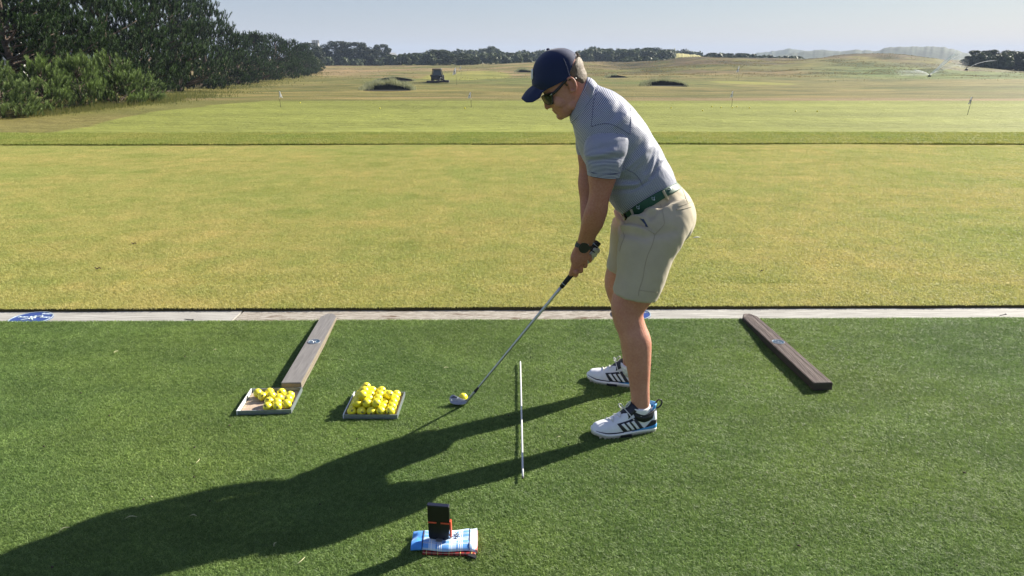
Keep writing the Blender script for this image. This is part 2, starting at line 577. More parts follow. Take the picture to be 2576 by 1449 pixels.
# mown lawn of the tee, from the timber to the step
xs = np.linspace(-22, 22, 221); vs = np.linspace(0, 1, 131)
XX, VV = np.meshgrid(xs, vs)
EY = LAWN_A + LAWN_B * XX
YY = EY + (STEP_Y + 0.32 - EY) * VV ** 1.3
ZZ = lawn_z(XX, YY)
ragged = 0.012 * (fbm(XX * 7, XX * 0, 3) - 0.5)
YY = YY + ragged * (1 - VV) ** 20
Vl = np.stack([XX, YY, ZZ], -1).reshape(-1, 3)
Vd = Vl[:221].copy(); Vd[:, 2] = -0.12
LAWN = np.array([0.32, 0.285, 0.065])
cl = np.tile(LAWN, (len(Vl), 1))
cd = np.tile(np.array([0.03, 0.021, 0.014]), (221, 1))
cl[:221] = [0.09, 0.075, 0.03]
Fl = grid_faces(131, 221)
j = np.arange(220)
Fl = np.concatenate([Fl, np.stack([len(Vl) + j, len(Vl) + j + 1, j + 1, j], 1)])
m_lawn = ground_mat('lawn_ground', 90, 1.2, amp=0.30, bmp=0.8, bdist=0.015)
lawn = add('tee_ground', (np.concatenate([Vl, Vd]), Fl), m_lawn, attrs={'base': np.concatenate([cl, cd])})
tag(lawn, kind='structure')

# everything beyond the step, out to the horizon
pys = np.concatenate([np.linspace(367, 150, 330)])
yy = []
for t in np.linspace(0, 1, 400):
    yy.append(STEP_Y + 0.0 if t == 0 else STEP_Y * (420 / STEP_Y) ** t)
yy = np.array(yy + [520, 700, 1000, 1600, 2600, 4000])
uu = np.linspace(-1.0, 1.0, 420)
UU, YY = np.meshgrid(uu, yy)
XX = UU * YY
ZZ = H(XX, YY)
bend = 0.10 * np.sin(XX * 0.21 + 0.6) * (1 - sstep(STEP_Y, 22, YY))
YYb = YY + bend + 0.03 * (fbm(XX * 3, XX * 0 + 2, 3) - 0.5) * (YY < STEP_Y + 0.01)
Vg = np.stack([XX, YYb, ZZ], -1).reshape(-1, 3)
Cg = far_colour(XX, YY).reshape(-1, 3)
nu_ = len(uu)
Cg[:nu_] = P_FRINGE * 0.8
Vd = Vg[:nu_].copy(); Vd[:, 2] = -0.05; Vd[:, 1] += 0.03
Fg = grid_faces(len(yy), nu_)
j = np.arange(nu_ - 1)
Fg = np.concatenate([Fg, np.stack([len(Vg) + j, len(Vg) + j + 1, j + 1, j], 1)])
m_far = ground_mat('rough_ground', 2.6, 0.22, amp=0.42, bmp=0.9, bdist=0.16, stretch=(0.45, 1.0, 1))
far = add('fairway_ground', (np.concatenate([Vg, Vd]), Fg), m_far,
          attrs={'base': np.concatenate([Cg, np.tile([0.02, 0.018, 0.01], (nu_, 1))])})
tag(far, kind='structure')

# ------------------------------------------------------------------ grass and turf pile: one small patch of real blades set out over the ground
def blade_patch(size, n, length, width, lean, seed, curl=0.6, seg=1):
    r = np.random.default_rng(seed)
    x = r.uniform(-size / 2, size / 2, n); y = r.uniform(-size / 2, size / 2, n)
    L = length * r.uniform(0.55, 1.25, n); a = r.uniform(0, 2 * np.pi, n); th = r.uniform(0, 2 * np.pi, n)
    ln = lean * r.uniform(0.2, 1.3, n)
    dx = np.cos(a) * ln * L; dy = np.sin(a) * ln * L
    wx = np.cos(th) * width / 2; wy = np.sin(th) * width / 2
    z = np.zeros(n)
    mid = np.stack([x + dx * 0.35, y + dy * 0.35, L * 0.62], 1)
    tip = np.stack([x + dx * (1 + curl), y + dy * (1 + curl), L * (1 - 0.15 * ln)], 1)
    b0 = np.stack([x - wx, y - wy, z], 1); b1 = np.stack([x + wx, y + wy, z], 1)
    m0 = mid + np.stack([-wx, -wy, z], 1) * 0.8; m1 = mid + np.stack([wx, wy, z], 1) * 0.8
    V = np.stack([b0, b1, m1, m0, tip], 1).reshape(-1, 3)
    k = np.arange(n) * 5
    F = np.concatenate([np.stack([k, k + 1, k + 2], 1), np.stack([k, k + 2, k + 3], 1), np.stack([k + 3, k + 2, k + 4], 1)])
    tint = np.repeat(r.uniform(0, 1, n), 5)
    return V, F, tint

def field(name, patch, pts, mat, label, cat, smin=0.85, smax=1.15, tilt=None):
    V, F, tint = patch
    nb = len(V)
    Vall = np.concatenate([V, pts])
    me = make_mesh(name, Vall, F, True, attrs={'tint': np.concatenate([tint, np.zeros(len(pts))]),
                                               'spot': np.concatenate([np.zeros(nb), np.ones(len(pts))]),
                                               'tilt': np.concatenate([np.zeros(nb), np.zeros(len(pts)) if tilt is None else tilt])})
    me.materials.append(mat)
    o = bpy.data.objects.new(name, me); COL.objects.link(o)
    ng = bpy.data.node_groups.new(name, 'GeometryNodeTree')
    ng.interface.new_socket('Geometry', in_out='INPUT', socket_type='NodeSocketGeometry')
    ng.interface.new_socket('Geometry', in_out='OUTPUT', socket_type='NodeSocketGeometry')
    N = ng.nodes.new; L = ng.links.new
    gi = N('NodeGroupInput'); go = N('NodeGroupOutput')
    at = N('GeometryNodeInputNamedAttribute'); at.data_type = 'FLOAT'; at.inputs['Name'].default_value = 'spot'
    cmp_ = N('FunctionNodeCompare'); cmp_.data_type = 'FLOAT'; cmp_.operation = 'GREATER_THAN'; cmp_.inputs[1].default_value = 0.5
    L(at.outputs['Attribute'], cmp_.inputs[0])
    sep = N('GeometryNodeSeparateGeometry'); sep.domain = 'POINT'
    L(gi.outputs[0], sep.inputs['Geometry']); L(cmp_.outputs[0], sep.inputs['Selection'])
    ri = N('FunctionNodeRandomValue'); ri.data_type = 'INT'
    ri.inputs[4].default_value = 0; ri.inputs[5].default_value = 3
    mul = N('ShaderNodeMath'); mul.operation = 'MULTIPLY'; mul.inputs[1].default_value = math.pi / 2
    L(ri.outputs[2], mul.inputs[0])
    cx = N('ShaderNodeCombineXYZ'); L(mul.outputs[0], cx.inputs[2])
    er = N('FunctionNodeEulerToRotation'); L(cx.outputs[0], er.inputs[0])
    ta = N('GeometryNodeInputNamedAttribute'); ta.data_type = 'FLOAT'; ta.inputs['Name'].default_value = 'tilt'
    tx = N('ShaderNodeCombineXYZ'); L(ta.outputs['Attribute'], tx.inputs[0])
    te = N('FunctionNodeEulerToRotation'); L(tx.outputs[0], te.inputs[0])
    rr = N('FunctionNodeRotateRotation'); rr.rotation_space = 'GLOBAL'
    L(er.outputs[0], rr.inputs[0]); L(te.outputs[0], rr.inputs[1])
    rs = N('FunctionNodeRandomValue'); rs.data_type = 'FLOAT'; rs.inputs[2].default_value = smin; rs.inputs[3].default_value = smax
    cs = N('ShaderNodeCombineXYZ'); cs.inputs[0].default_value = 1; cs.inputs[1].default_value = 1; L(rs.outputs[1], cs.inputs[2])
    ip = N('GeometryNodeInstanceOnPoints')
    L(sep.outputs['Selection'], ip.inputs['Points']); L(sep.outputs['Inverted'], ip.inputs['Instance'])
    L(rr.outputs[0], ip.inputs['Rotation']); L(cs.outputs[0], ip.inputs['Scale'])
    L(ip.outputs[0], go.inputs[0])
    md = o.modifiers.new('blades', 'NODES'); md.node_group = ng
    tag(o, label, cat, kind='stuff')
    return o

def turf_hue(nt, col):
    # slow drift between bluish and yellowish green, and dusty worn patches
    n = noise_node(nt, 0.9, 3, 0.5, vec=mapped(nt, use_pos=True))
    f = ramp(nt, n.outputs['Fac'], [(0.35, (0.84, 0.91, 0.93)), (0.65, (1.10, 1.06, 1.00))])
    c = mixc(nt, 1.0, col, f, 'MULTIPLY')
    n4 = noise_node(nt, 3.3, 4, 0.65, vec=mapped(nt, scale=(0.6, 1.3, 1), use_pos=True))
    c = mixc(nt, 1.0, c, ramp(nt, n4.outputs['Fac'], [(0.36, (0.84, 0.86, 0.86)), (0.62, (1.10, 1.09, 1.08))]), 'MULTIPLY')
    n2 = noise_node(nt, 34, 3, 0.6, vec=mapped(nt, use_pos=True))
    f2 = ramp(nt, n2.outputs['Fac'], [(0.34, (0.78, 0.80, 0.74)), (0.66, (1.18, 1.16, 1.14))])
    return mixc(nt, 1.0, c, f2, 'MULTIPLY')

m_turf = leaf_mat('turf_fibre', (0.108, 0.190, 0.049), (0.300, 0.405, 0.124), trans=0.40, rough=0.48, spec=0.38, hue=turf_hue)
size = 0.125
pts = []
tilts = []
# rows run along the edge of the turf; the small patches drape over its raised lip
for ix in range(-55, 56):
    for iy in range(0, 38):
        x = ix * size
        y = TURF_A + TURF_B * x - size * (iy + 0.5) + 0.003
        if abs(x) > 2.2 + 0.95 * max(y, 0): continue
        pts.append((x, y, float(turf_z(x, y)) - 0.0005))
        tilts.append(math.atan((float(turf_z(x, y + .06)) - float(turf_z(x, y - .06))) / .12))
pile = field('turf_pile', blade_patch(size, 2300, 0.0088, 0.0016, 1.05, 11), np.array(pts), m_turf,
             'short green pile of the artificial practice turf in the foreground', 'artificial turf', tilt=np.array(tilts))

def lawn_hue(nt, col):
    n = noise_node(nt, 0.55, 4, 0.6, vec=mapped(nt, use_pos=True))
    f = ramp(nt, n.outputs['Fac'], [(0.36, (0.88, 0.96, 0.88)), (0.64, (1.08, 1.02, 1.06))])
    c = mixc(nt, 1.0, col, f, 'MULTIPLY')
    n3 = noise_node(nt, 3.2, 4, 0.65, vec=mapped(nt, use_pos=True))
    f3 = ramp(nt, n3.outputs['Fac'], [(0.34, (0.86, 0.92, 0.84)), (0.66, (1.12, 1.06, 1.14))])
    c = mixc(nt, 1.0, c, f3, 'MULTIPLY')
    n4 = noise_node(nt, 1.1, 5, 0.7, vec=mapped(nt, scale=(0.55, 1.0, 1), use_pos=True))
    c = mixc(nt, 1.0, c, ramp(nt, n4.outputs['Fac'], [(0.54, (1, 1, 1)), (0.70, (0.80, 0.86, 0.74))]), 'MULTIPLY')
    n2 = noise_node(nt, 26, 3, 0.6, vec=mapped(nt, use_pos=True))
    f2 = ramp(nt, n2.outputs['Fac'], [(0.34, (0.88, 0.89, 0.84)), (0.66, (1.08, 1.07, 1.08))])
    return mixc(nt, 1.0, c, f2, 'MULTIPLY')

m_grass = leaf_mat('lawn_blades', (0.385, 0.395, 0.128), (0.57, 0.540, 0.215), trans=0.45, rough=0.5, spec=0.25, hue=lawn_hue)
size = 0.5
pts = []
for ix in range(-34, 35):
    for iy in range(0, 22):
        x = ix * size
        y = LAWN_A + LAWN_B * x + size / 2 - 0.004 + iy * size
        if y > STEP_Y + 0.24 or abs(x) > 1.6 + 0.86 * y: continue
        pts.append((x, y, float(lawn_z(x, y)) - 0.002))
lawn_grass = field('lawn_grass', blade_patch(size, 10000, 0.015, 0.0029, 1.0, 12), np.array(pts), m_grass,
                   'dry mown yellow green grass of the tee beyond the timber edging', 'grass')
m_fringe = leaf_mat('fringe_blades', (0.21, 0.255, 0.055), (0.44, 0.44, 0.13), trans=0.45, rough=0.5, spec=0.25, hue=lawn_hue)
pts = []
for ix in range(-34, 35):
    for iy in range(0, 5):
        x = ix * size
        y = STEP_Y + size / 2 - 0.02 + iy * size * 0.8 + 0.10 * math.sin(x * 0.21 + 0.6)
        if abs(x) > 1.6 + 0.86 * y: continue
        pts.append((x, y, 0.036))
fringe_grass = field('fringe_grass', blade_patch(size, 3000, 0.034, 0.006, 0.7, 13), np.array(pts), m_fringe,
                     'longer green grass fringe along the step before the putting green', 'grass')

# ------------------------------------------------------------------ trees
def needle_crown(seed, n_boughs=150, tufts=16, big=True):
    # crown inside a unit-high envelope; every tuft is an upright candle of needles
    r = np.random.default_rng(seed)
    Vs, Fs, Ts = [], [], []
    cnt = 0
    limbs = []
    for b in range(n_boughs):
        h = r.uniform(0.0, 0.99)
        env = 0.36 * (1 - 0.80 * max(h - 0.25, 0) ** 1.35 / 0.75 ** 1.35) * (0.82 + 0.18 * min(1, h / 0.15))
        a = r.uniform(0, 2 * np.pi)
        rad = env * (1 - 0.55 * r.random() ** 2.2) * r.uniform(0.85, 1.12)
        c = np.array([math.cos(a) * rad, math.sin(a) * rad, h])
        limbs.append(c)
        spread = 0.044 if big else 0.066
        shade = r.uniform(-0.1, 0.35)
        for k in range(tufts):
            p = c + r.normal(0, 1, 3) * np.array([spread, spread, spread * 0.75])
            if p[2] < 0.01: p[2] = abs(p[2]) + 0.01
            ax = np.array([math.cos(a) * 0.30, math.sin(a) * 0.30, 1.0]) + r.normal(0, 0.14, 3)
            ax /= np.linalg.norm(ax)
            L = (0.056 if big else 0.16) * r.uniform(0.7, 1.35)
            W = (0.0145 if big else 0.028)
            s = np.cross(ax, [0.3, 0.5, 0.1]); s /= np.linalg.norm(s); q = np.cross(ax, s)
            m = 44 if big else 70
            t = r.uniform(0, 1, m); an = r.uniform(0, 2 * np.pi, m)
            dirv = np.cos(an)[:, None] * s + np.sin(an)[:, None] * q
            base = p + ax * (t * L)[:, None]
            tip = base + dirv * (W * r.uniform(0.7, 1.2, m))[:, None] + ax * (L * 0.42 * r.uniform(0.6, 1.2, m))[:, None]
            wv = np.cross(dirv, ax) * (0.0019 if big else 0.0026)
            Vs.append(np.stack([base - wv, base + wv, tip], 1).reshape(-1, 3))
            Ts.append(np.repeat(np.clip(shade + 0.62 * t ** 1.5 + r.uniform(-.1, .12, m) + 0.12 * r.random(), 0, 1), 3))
            cnt += m
    V = np.concatenate(Vs)
    F = np.arange(cnt * 3).reshape(-1, 3)
    return V, F, np.concatenate(Ts), limbs

def leaf_crown(seed, n_clump=46, per=130, leaf=0.03, dome=0.55, low=0.0):
    # broad crown: lobes of leaves about a unit-high dome, gaps between them
    r = np.random.default_rng(seed)
    C = []
    for k in range(n_clump):
        h = low + (1 - low) * r.uniform(0.03, 0.97)
        env = dome * math.sqrt(max(0.02, 1 - ((h - 0.42) / 0.60) ** 2))
        a = r.uniform(0, 2 * np.pi); rad = env * r.uniform(0.45, 1.0) ** 0.5
        C.append((math.cos(a) * rad, math.sin(a) * rad, h, r.uniform(0.07, 0.15)))
    Vs, Ts = [], []
    for x, y, z, s in C:
        d = r.normal(0, 1, (per, 3)); d /= np.linalg.norm(d, axis=1)[:, None]
        p = np.array([x, y, z]) + d * s * r.uniform(0.6, 1.05, per)[:, None] * np.array([1.25, 1.25, 0.85])
        p[:, 2] = np.maximum(p[:, 2], 0.0)
        n = d + r.normal(0, 0.6, (per, 3)); n /= np.linalg.norm(n, axis=1)[:, None]
        s1 = np.cross(n, r.normal(0, 1, (per, 3))); s1 /= np.linalg.norm(s1, axis=1)[:, None]; s2 = np.cross(n, s1)
        l = leaf * r.uniform(0.6, 1.3, per)[:, None]
        Vs.append(np.stack([p - s1 * l * .5, p + s2 * l * .35, p + s1 * l * .6, p - s2 * l * .35], 1).reshape(-1, 3))
        Ts.append(np.repeat(np.clip(r.uniform(0, .6) + r.uniform(-.15, .4, per), 0, 1), 4))
    V = np.concatenate(Vs)
    return V, np.arange(len(V)).reshape(-1, 4), np.concatenate(Ts), [np.array(c[:3]) for c in C]

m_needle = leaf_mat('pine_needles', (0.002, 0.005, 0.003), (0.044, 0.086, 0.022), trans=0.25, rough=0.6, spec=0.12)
m_needle2 = leaf_mat('young_pine_needles', (0.009, 0.024, 0.006), (0.200, 0.290, 0.080), trans=0.32, rough=0.55, spec=0.2)
m_needle3 = leaf_mat('pale_pine_needles', (0.018, 0.040, 0.012), (0.21, 0.29, 0.095), trans=0.35, rough=0.55, spec=0.2)
m_leafd = leaf_mat('dark_leaves', (0.009, 0.017, 0.010), (0.036, 0.054, 0.022), trans=0.15, rough=0.6, spec=0.2)
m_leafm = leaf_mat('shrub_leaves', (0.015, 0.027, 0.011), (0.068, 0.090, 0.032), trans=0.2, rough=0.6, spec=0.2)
m_bark = simple('bark', (0.085, 0.060, 0.045), 0.9, 0.4, 12, 0.8)
m_dead = leaf_mat('dead_needles', (0.10, 0.055, 0.03), (0.22, 0.13, 0.075), trans=0.15)

def trunk_mesh(limbs, r, seed, rt=0.022, top=0.92):
    q = np.random.default_rng(seed)
    pts = [(0, 0, -0.03)]
    for t in np.linspace(0.15, top, 6): pts.append((q.normal(0, .012), q.normal(0, .012), t))
    parts = [tube(pts, np.linspace(rt, rt * .25, 7), 8, 14)]
    for c in random.Random(seed).sample(limbs, min(len(limbs), 46)):
        h0 = max(0.04, c[2] - 0.10 - 0.35 * math.hypot(c[0], c[1]) * q.uniform(0.2, 0.9))
        s = np.array([0, 0, h0]); mid = (s + c) / 2 + np.array([0, 0, -0.012])
        parts.append(tube([s, mid, c], [rt * .36, rt * .25, rt * .12], 5, 5))
    return join(*parts)

def make_tree(name, label, cat, crown, mat, group, seed, rt=0.022, dead=None):
    V, F, tint, limbs = crown
    zmax = np.percentile(V[:, 2], 99.7); V = V * np.array([1, 1, 1 / zmax]); limbs = [c * np.array([1, 1, 1 / zmax]) for c in limbs]
    t = thing(name, label, cat, (0, 0, 0), 0, group)
    o = add('crown', (V, F), mat, t, False, True, attrs={'tint': tint})
    add('trunk', trunk_mesh(limbs, 0.4, seed, rt), m_bark, t, True, True)
    if dead is not None: add('dead_branches', (dead[0], dead[1]), m_dead, t, False, True, attrs={'tint': dead[2]})
    return t

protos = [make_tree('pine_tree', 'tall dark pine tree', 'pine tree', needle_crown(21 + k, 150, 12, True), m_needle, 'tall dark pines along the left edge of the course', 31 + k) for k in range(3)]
young = [make_tree('young_pine', 'young pine', 'young pine', needle_crown(51 + k, 46, 9, False), m_needle3 if k == 2 else m_needle2, 'young pines in front of the tall pines', 61 + k, 0.026) for k in range(3)]
broad = [make_tree('broadleaf_tree', 'dark broadleaf tree', 'tree', leaf_crown(71 + k, 90, 170, 0.045), m_leafd, 'dark round trees at the far end of the course', 81 + k) for k in range(2)]
bush = [make_tree('shrub', 'scrub bush', 'shrub', leaf_crown(101 + k, 60, 130, 0.055, 0.62), m_leafm, 'shrubs on the far dunes', 111 + k, 0.016) for k in range(2)]
used = set()

def plant(kind, px, base, top, hw, label, k=0, yaw=None, dist=None, ratio=0.36):
    q = T(px, base) if dist is None else None
    if q is None:
        d = ray(px, base); x = dist * d[0] / d[1]; q = np.array([x, dist, float(H(x, dist))])
    v = P(px, top, q[1]); h = v[2] - q[2]
    w = hw / FPX * math.hypot(q[0], q[1]) / ratio
    src = kind[k % len(kind)]
    yaw = random.uniform(0, 6.28) if yaw is None else yaw
    if src.name not in used:
        used.add(src.name)
        src.location = q; src.rotation_euler = (0, 0, yaw); src.scale = (w, w, h); src['label'] = label
        return src
    return copy_thing(src, q, yaw, (w, w, h), label)

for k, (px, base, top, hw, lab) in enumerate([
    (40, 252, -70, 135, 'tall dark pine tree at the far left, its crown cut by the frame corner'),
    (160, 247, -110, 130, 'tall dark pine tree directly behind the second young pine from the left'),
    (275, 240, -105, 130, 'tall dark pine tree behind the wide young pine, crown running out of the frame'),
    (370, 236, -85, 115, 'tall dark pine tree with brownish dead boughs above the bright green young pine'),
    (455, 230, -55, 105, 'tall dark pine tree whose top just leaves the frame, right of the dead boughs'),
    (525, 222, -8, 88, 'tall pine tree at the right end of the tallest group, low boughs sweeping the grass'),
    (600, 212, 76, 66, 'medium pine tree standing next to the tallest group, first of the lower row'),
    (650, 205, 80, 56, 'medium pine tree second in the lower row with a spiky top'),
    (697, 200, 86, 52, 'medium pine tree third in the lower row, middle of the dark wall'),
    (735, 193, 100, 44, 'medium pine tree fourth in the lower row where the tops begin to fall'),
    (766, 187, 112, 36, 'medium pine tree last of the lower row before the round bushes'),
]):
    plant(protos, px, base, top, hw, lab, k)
for k, (px, base, top, hw, lab) in enumerate([
    (6, 297, 158, 62, 'pale green bushy young pine cut off by the left edge of the photo'),
    (118, 284, 140, 54, 'young pine with pale upright candles, second from the left edge'),
    (208, 274, 134, 42, 'slim young pine with a visible pale stem, between two wider ones'),
    (296, 265, 130, 54, 'wide young pine with many upright candles below the tall pines'),
    (368, 258, 182, 36, 'low bright green young pine at the right end of the young pines'),
]):
    plant(young, px, base, top, hw, lab, (2, 0, 1, 0, 2)[k])
for k, (px, base, top, hw, dist, lab) in enumerate([
    (850, 160, 104, 38, 300, 'tall dark round tree left of the big clump at the end of the course'),
    (893, 160, 107, 42, 297, 'widest dark round tree in the middle of the big far clump'),
    (930, 161, 124, 30, 296, 'lower dark tree sloping down the right side of the big far clump'),
    (962, 150, 112, 25, 330, 'lone round tree rising right of the big far clump'),
    (778, 165, 108, 36, 250, 'hazy tree in front of the square tower'),
    (812, 165, 122, 26, 330, 'hazy slender tree between the tower and the big far clump'),
]):
    plant(broad, px, base, top, hw, lab, k, dist=dist, ratio=0.58)
for k, (px, base, top, hw, dist, lab) in enumerate([
    (768, 184, 128, 34, None, 'round dark bush just past the end of the pine row'),
    (793, 179, 143, 24, None, 'small round bush at the tip of the pine row by the fairway'),
    (1000, 163, 138, 40, 300, 'grey green bush right of the lone round tree'),
    (1055, 163, 133, 46, 300, 'broad bush in the hedge between the trees and the mower'),
    (1105, 160, 125, 40, 290, 'bush on the skyline directly above the mower cab'),
    (1150, 165, 134, 48, 262, 'big dark bush standing forward of the scrub right of the mower'),
    (1182, 164, 142, 30, 262, 'smaller dark bush leaning on the big dark bush'),
    (1236, 140, 117, 26, 420, 'rounded bush crowning the highest knoll left of the golfer'),
    (1290, 158, 133, 40, 330, 'bush on the ridge just left of the cap peak'),
    (1800, 152, 133, 34, 330, 'bush right of the pale field behind the dune'),
    (1850, 152, 134, 44, 330, 'wide bush in the scrub line above the middle flag'),
    (1640, 150, 120, 60, 400, 'dense bush mass on the knoll behind the golfer back'),
    (2462, 171, 127, 34, 215, 'dark windblown bush where the sprinkler jet ends'),
    (2508, 174, 126, 40, 212, 'tall dark bush second from the right edge'),
    (2560, 176, 129, 46, 210, 'dark bush at the right edge of the photo'),
]):
    plant(bush, px, base, top, hw, lab, k, dist=dist, ratio=0.66)
for p in protos + young + broad + bush:
    if p.name not in used:
        for c in list(p.children): bpy.data.objects.remove(c)
        bpy.data.objects.remove(p)

# long rough grass along the foot of the pines
def foot_grass():
    r = np.random.default_rng(44)
    line_px = [(-30, 296), (60, 294), (140, 286), (230, 276), (320, 266), (420, 258), (500, 244), (590, 224), (680, 208), (760, 192), (812, 182)]
    Q = np.array([T(a, b) for a, b in line_px])
    Vs, Ts = [], []
    n = 16000
    t = r.uniform(0, len(Q) - 1, n); i = np.floor(t).astype(int); f = (t - i)[:, None]
    B = Q[i] * (1 - f) + Q[np.minimum(i + 1, len(Q) - 1)] * f
    B[:, 0] += r.normal(-0.5, .55, n) * (B[:, 1] / 24); B[:, 1] += r.normal(0.3, .6, n) * (B[:, 1] / 24)
    B[:, 2] = H(B[:, 0], B[:, 1]) - 0.02
    L = r.uniform(.05, .24, n) * (0.6 + 0.8 * fbm(B[:, 0] * .8, B[:, 1] * .8, 2)); w = .008 * B[:, 1] / 24
    a = r.normal(0, .35, n)
    s = np.stack([w, 0 * w, 0 * w], 1)
    tip = B + np.stack([a * L, r.normal(0, .2, n) * L, L], 1)
    V = np.stack([B - s, B + s, tip], 1).reshape(-1, 3)
    o = add('rough_grass', (V, np.arange(n * 3).reshape(-1, 3)), m_foot, None, False, attrs={'tint': np.repeat(r.uniform(0, 1, n), 3)})
    tag(o, 'unmown rough grass along the foot of the pines on the left', 'grass', kind='stuff')
def tussocks():
    r = np.random.default_rng(77)
    n = 620000
    u = r.uniform(-0.72, 0.80, n); y = 31 * (250 / 31) ** r.uniform(0, 1, n); x = u * y
    n5 = fbm(x / 8 + 61, y / 4.5 + 17, 4); n6 = fbm(x / 3 + 5, y / 2 + 50, 3)
    keep = (n5 * .6 + n6 * .4 > 0.53) & (r.random(n) < (0.05 * sstep(100, 140, y) + 0.80 * sstep(0.02, 0.14, u) * sstep(125, 165, y)))
    for q_ in (T(1180, 190), T(1890, 207)):
        keep &= np.hypot((x - q_[0]) / 9, (y - q_[1]) / 12) > 1
    q_ = T(1101, 208); keep &= np.hypot(x - q_[0], y - q_[1]) > 5
    x, y, u = x[keep], y[keep], u[keep]; m = len(x)
    z = H(x, y) - 0.03
    L = r.uniform(.05, .26, m); w = .026 * (0.5 + y / 120) * r.uniform(.5, 1.4, m); a = r.normal(-.3, .5, m)
    B = np.stack([x, y, z], 1); s = np.stack([w, 0 * w, 0 * w], 1)
    V = np.stack([B - s, B + s, B + np.stack([a * L, r.normal(0, .25, m) * L, L], 1)], 1).reshape(-1, 3)
    o = add('tussock_grass', (V, np.arange(m * 3).reshape(-1, 3)), m_tuss, None, False, attrs={'tint': np.repeat(np.clip(r.normal(.45, .3, m), 0, 1), 3)})
    tag(o, 'dry tussocky rough grass scattered over the far course and dunes', 'grass', kind='stuff')
m_tuss = leaf_mat('tussock_blades', (0.075, 0.068, 0.030), (0.33, 0.255, 0.115), trans=0.45, rough=0.7, spec=0.1)
tussocks()
m_foot = leaf_mat('rough_blades', (0.07, 0.09, 0.025), (0.22, 0.215, 0.08), trans=0.35, rough=0.6)
foot_grass()

# scrub belts that read as one mass
def scrub(name, lst, label, seed, leaf=0.55, mat=None):
    r = np.random.default_rng(seed)
    Vs, Ts = [], []
    for (pa, pb, ta, tb, base, dist, n) in lst:
        for k in range(n):
            f = (k + r.random()) / n
            px = pa + (pb - pa) * f; top = ta + (tb - ta) * f + r.normal(0, 2.2)
            dd = dist * r.uniform(0.93, 1.07)
            d = ray(px, base); x = dd * d[0] / d[1]; z0 = float(H(x, dd)) - 0.5
            zt = P(px, top, dd)[2]
            w = r.uniform(9, 17) / FPX * dd
            h = max(zt - z0, 0.8)
            m = 170
            a = r.uniform(0, 2 * np.pi, m); c = r.uniform(-0.15, 1, m); s = np.sqrt(np.clip(1 - c * c, 0, 1))
            rr = r.uniform(0.72, 1.04, m)
            nrm = np.stack([np.cos(a) * s, np.sin(a) * s, c], 1)
            p = np.stack([x + nrm[:, 0] * w * rr, dd + nrm[:, 1] * w * rr, z0 + h * (0.35 + 0.65 * c * rr)], 1)
            p[:, 2] = np.maximum(p[:, 2], z0)
            nn = nrm + r.normal(0, .5, (m, 3)); nn /= np.linalg.norm(nn, axis=1)[:, None]
            s1 = np.cross(nn, r.normal(0, 1, (m, 3))); s1 /= np.linalg.norm(s1, axis=1)[:, None]; s2 = np.cross(nn, s1)
            l = leaf * dist / 300 * r.uniform(.6, 1.4, m)[:, None]
            Vs.append(np.stack([p - s1 * l, p + s2 * l * .8, p + s1 * l, p - s2 * l * .8], 1).reshape(-1, 3))
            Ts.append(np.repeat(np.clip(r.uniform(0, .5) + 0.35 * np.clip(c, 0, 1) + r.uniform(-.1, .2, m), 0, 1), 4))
    V = np.concatenate(Vs)
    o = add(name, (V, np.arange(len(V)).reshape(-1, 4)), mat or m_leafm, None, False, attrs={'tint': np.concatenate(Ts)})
    tag(o, label, 'scrub', kind='stuff')

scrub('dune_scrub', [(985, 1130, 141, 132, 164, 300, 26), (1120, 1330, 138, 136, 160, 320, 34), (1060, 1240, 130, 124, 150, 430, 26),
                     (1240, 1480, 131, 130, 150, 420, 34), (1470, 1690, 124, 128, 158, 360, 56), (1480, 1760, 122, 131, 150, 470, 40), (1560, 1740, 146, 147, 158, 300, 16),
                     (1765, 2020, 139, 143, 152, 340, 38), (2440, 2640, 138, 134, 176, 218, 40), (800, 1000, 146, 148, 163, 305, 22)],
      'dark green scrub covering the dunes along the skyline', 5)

# hazy dunes far off
def dune(name, pxs, tops, dist, depth, cols, seed, mat):
    r = np.random.default_rng(seed)
    n = 160; m = 24
    px = np.linspace(pxs[0], pxs[-1], n)
    tp = np.interp(px, pxs, tops) + (fbm(px / 9, px * 0 + seed, 4) - .5) * 5
    V = []
    for t in np.linspace(0, 1, m):
        prof = math.sin(min(1, t / 0.5) * math.pi / 2) ** 1.3 if t <= 0.5 else math.cos((t - 0.5) * math.pi) ** 1.0
        dd = dist + (t - 0.5) * depth
        for a, b in zip(px, tp):
            q = P(a, b, dist); z0 = -1.5
            V.append((q[0] * dd / dist, dd, z0 + (q[2] - z0) * prof * (0.96 + 0.08 * float(fbm(a / 22 + t * 5, t * 4 + seed, 4)))))
    o = add(name, (np.array(V), grid_faces(m, n)), mat)
    tag(o, kind='structure')
m_dune = simple('dune_cover', (0.040, 0.055, 0.030), 0.9, 0.5, 0.12, 0.0)
m_field = simple('pale_field', (0.26, 0.235, 0.07), 0.9, 0.2, 0.1)
dune('far_hill', [1960, 2020, 2070, 2105, 2150, 2200, 2230, 2262, 2330, 2372, 2400, 2425, 2470], [139, 130, 126, 129, 125, 128, 121, 117, 116.5, 118, 124, 133, 142], 900, 120, None, 3, m_dune)
dune('far_hill', [1800, 1880, 1960, 1985, 2020, 2060, 2140, 2200], [141, 136, 127, 122, 128, 125, 131, 140], 1300, 160, None, 8, m_dune)
dune('field_hill', [1640, 1680, 1720, 1760, 1800], [146, 134, 136, 140, 148], 395, 60, None, 6, m_field)

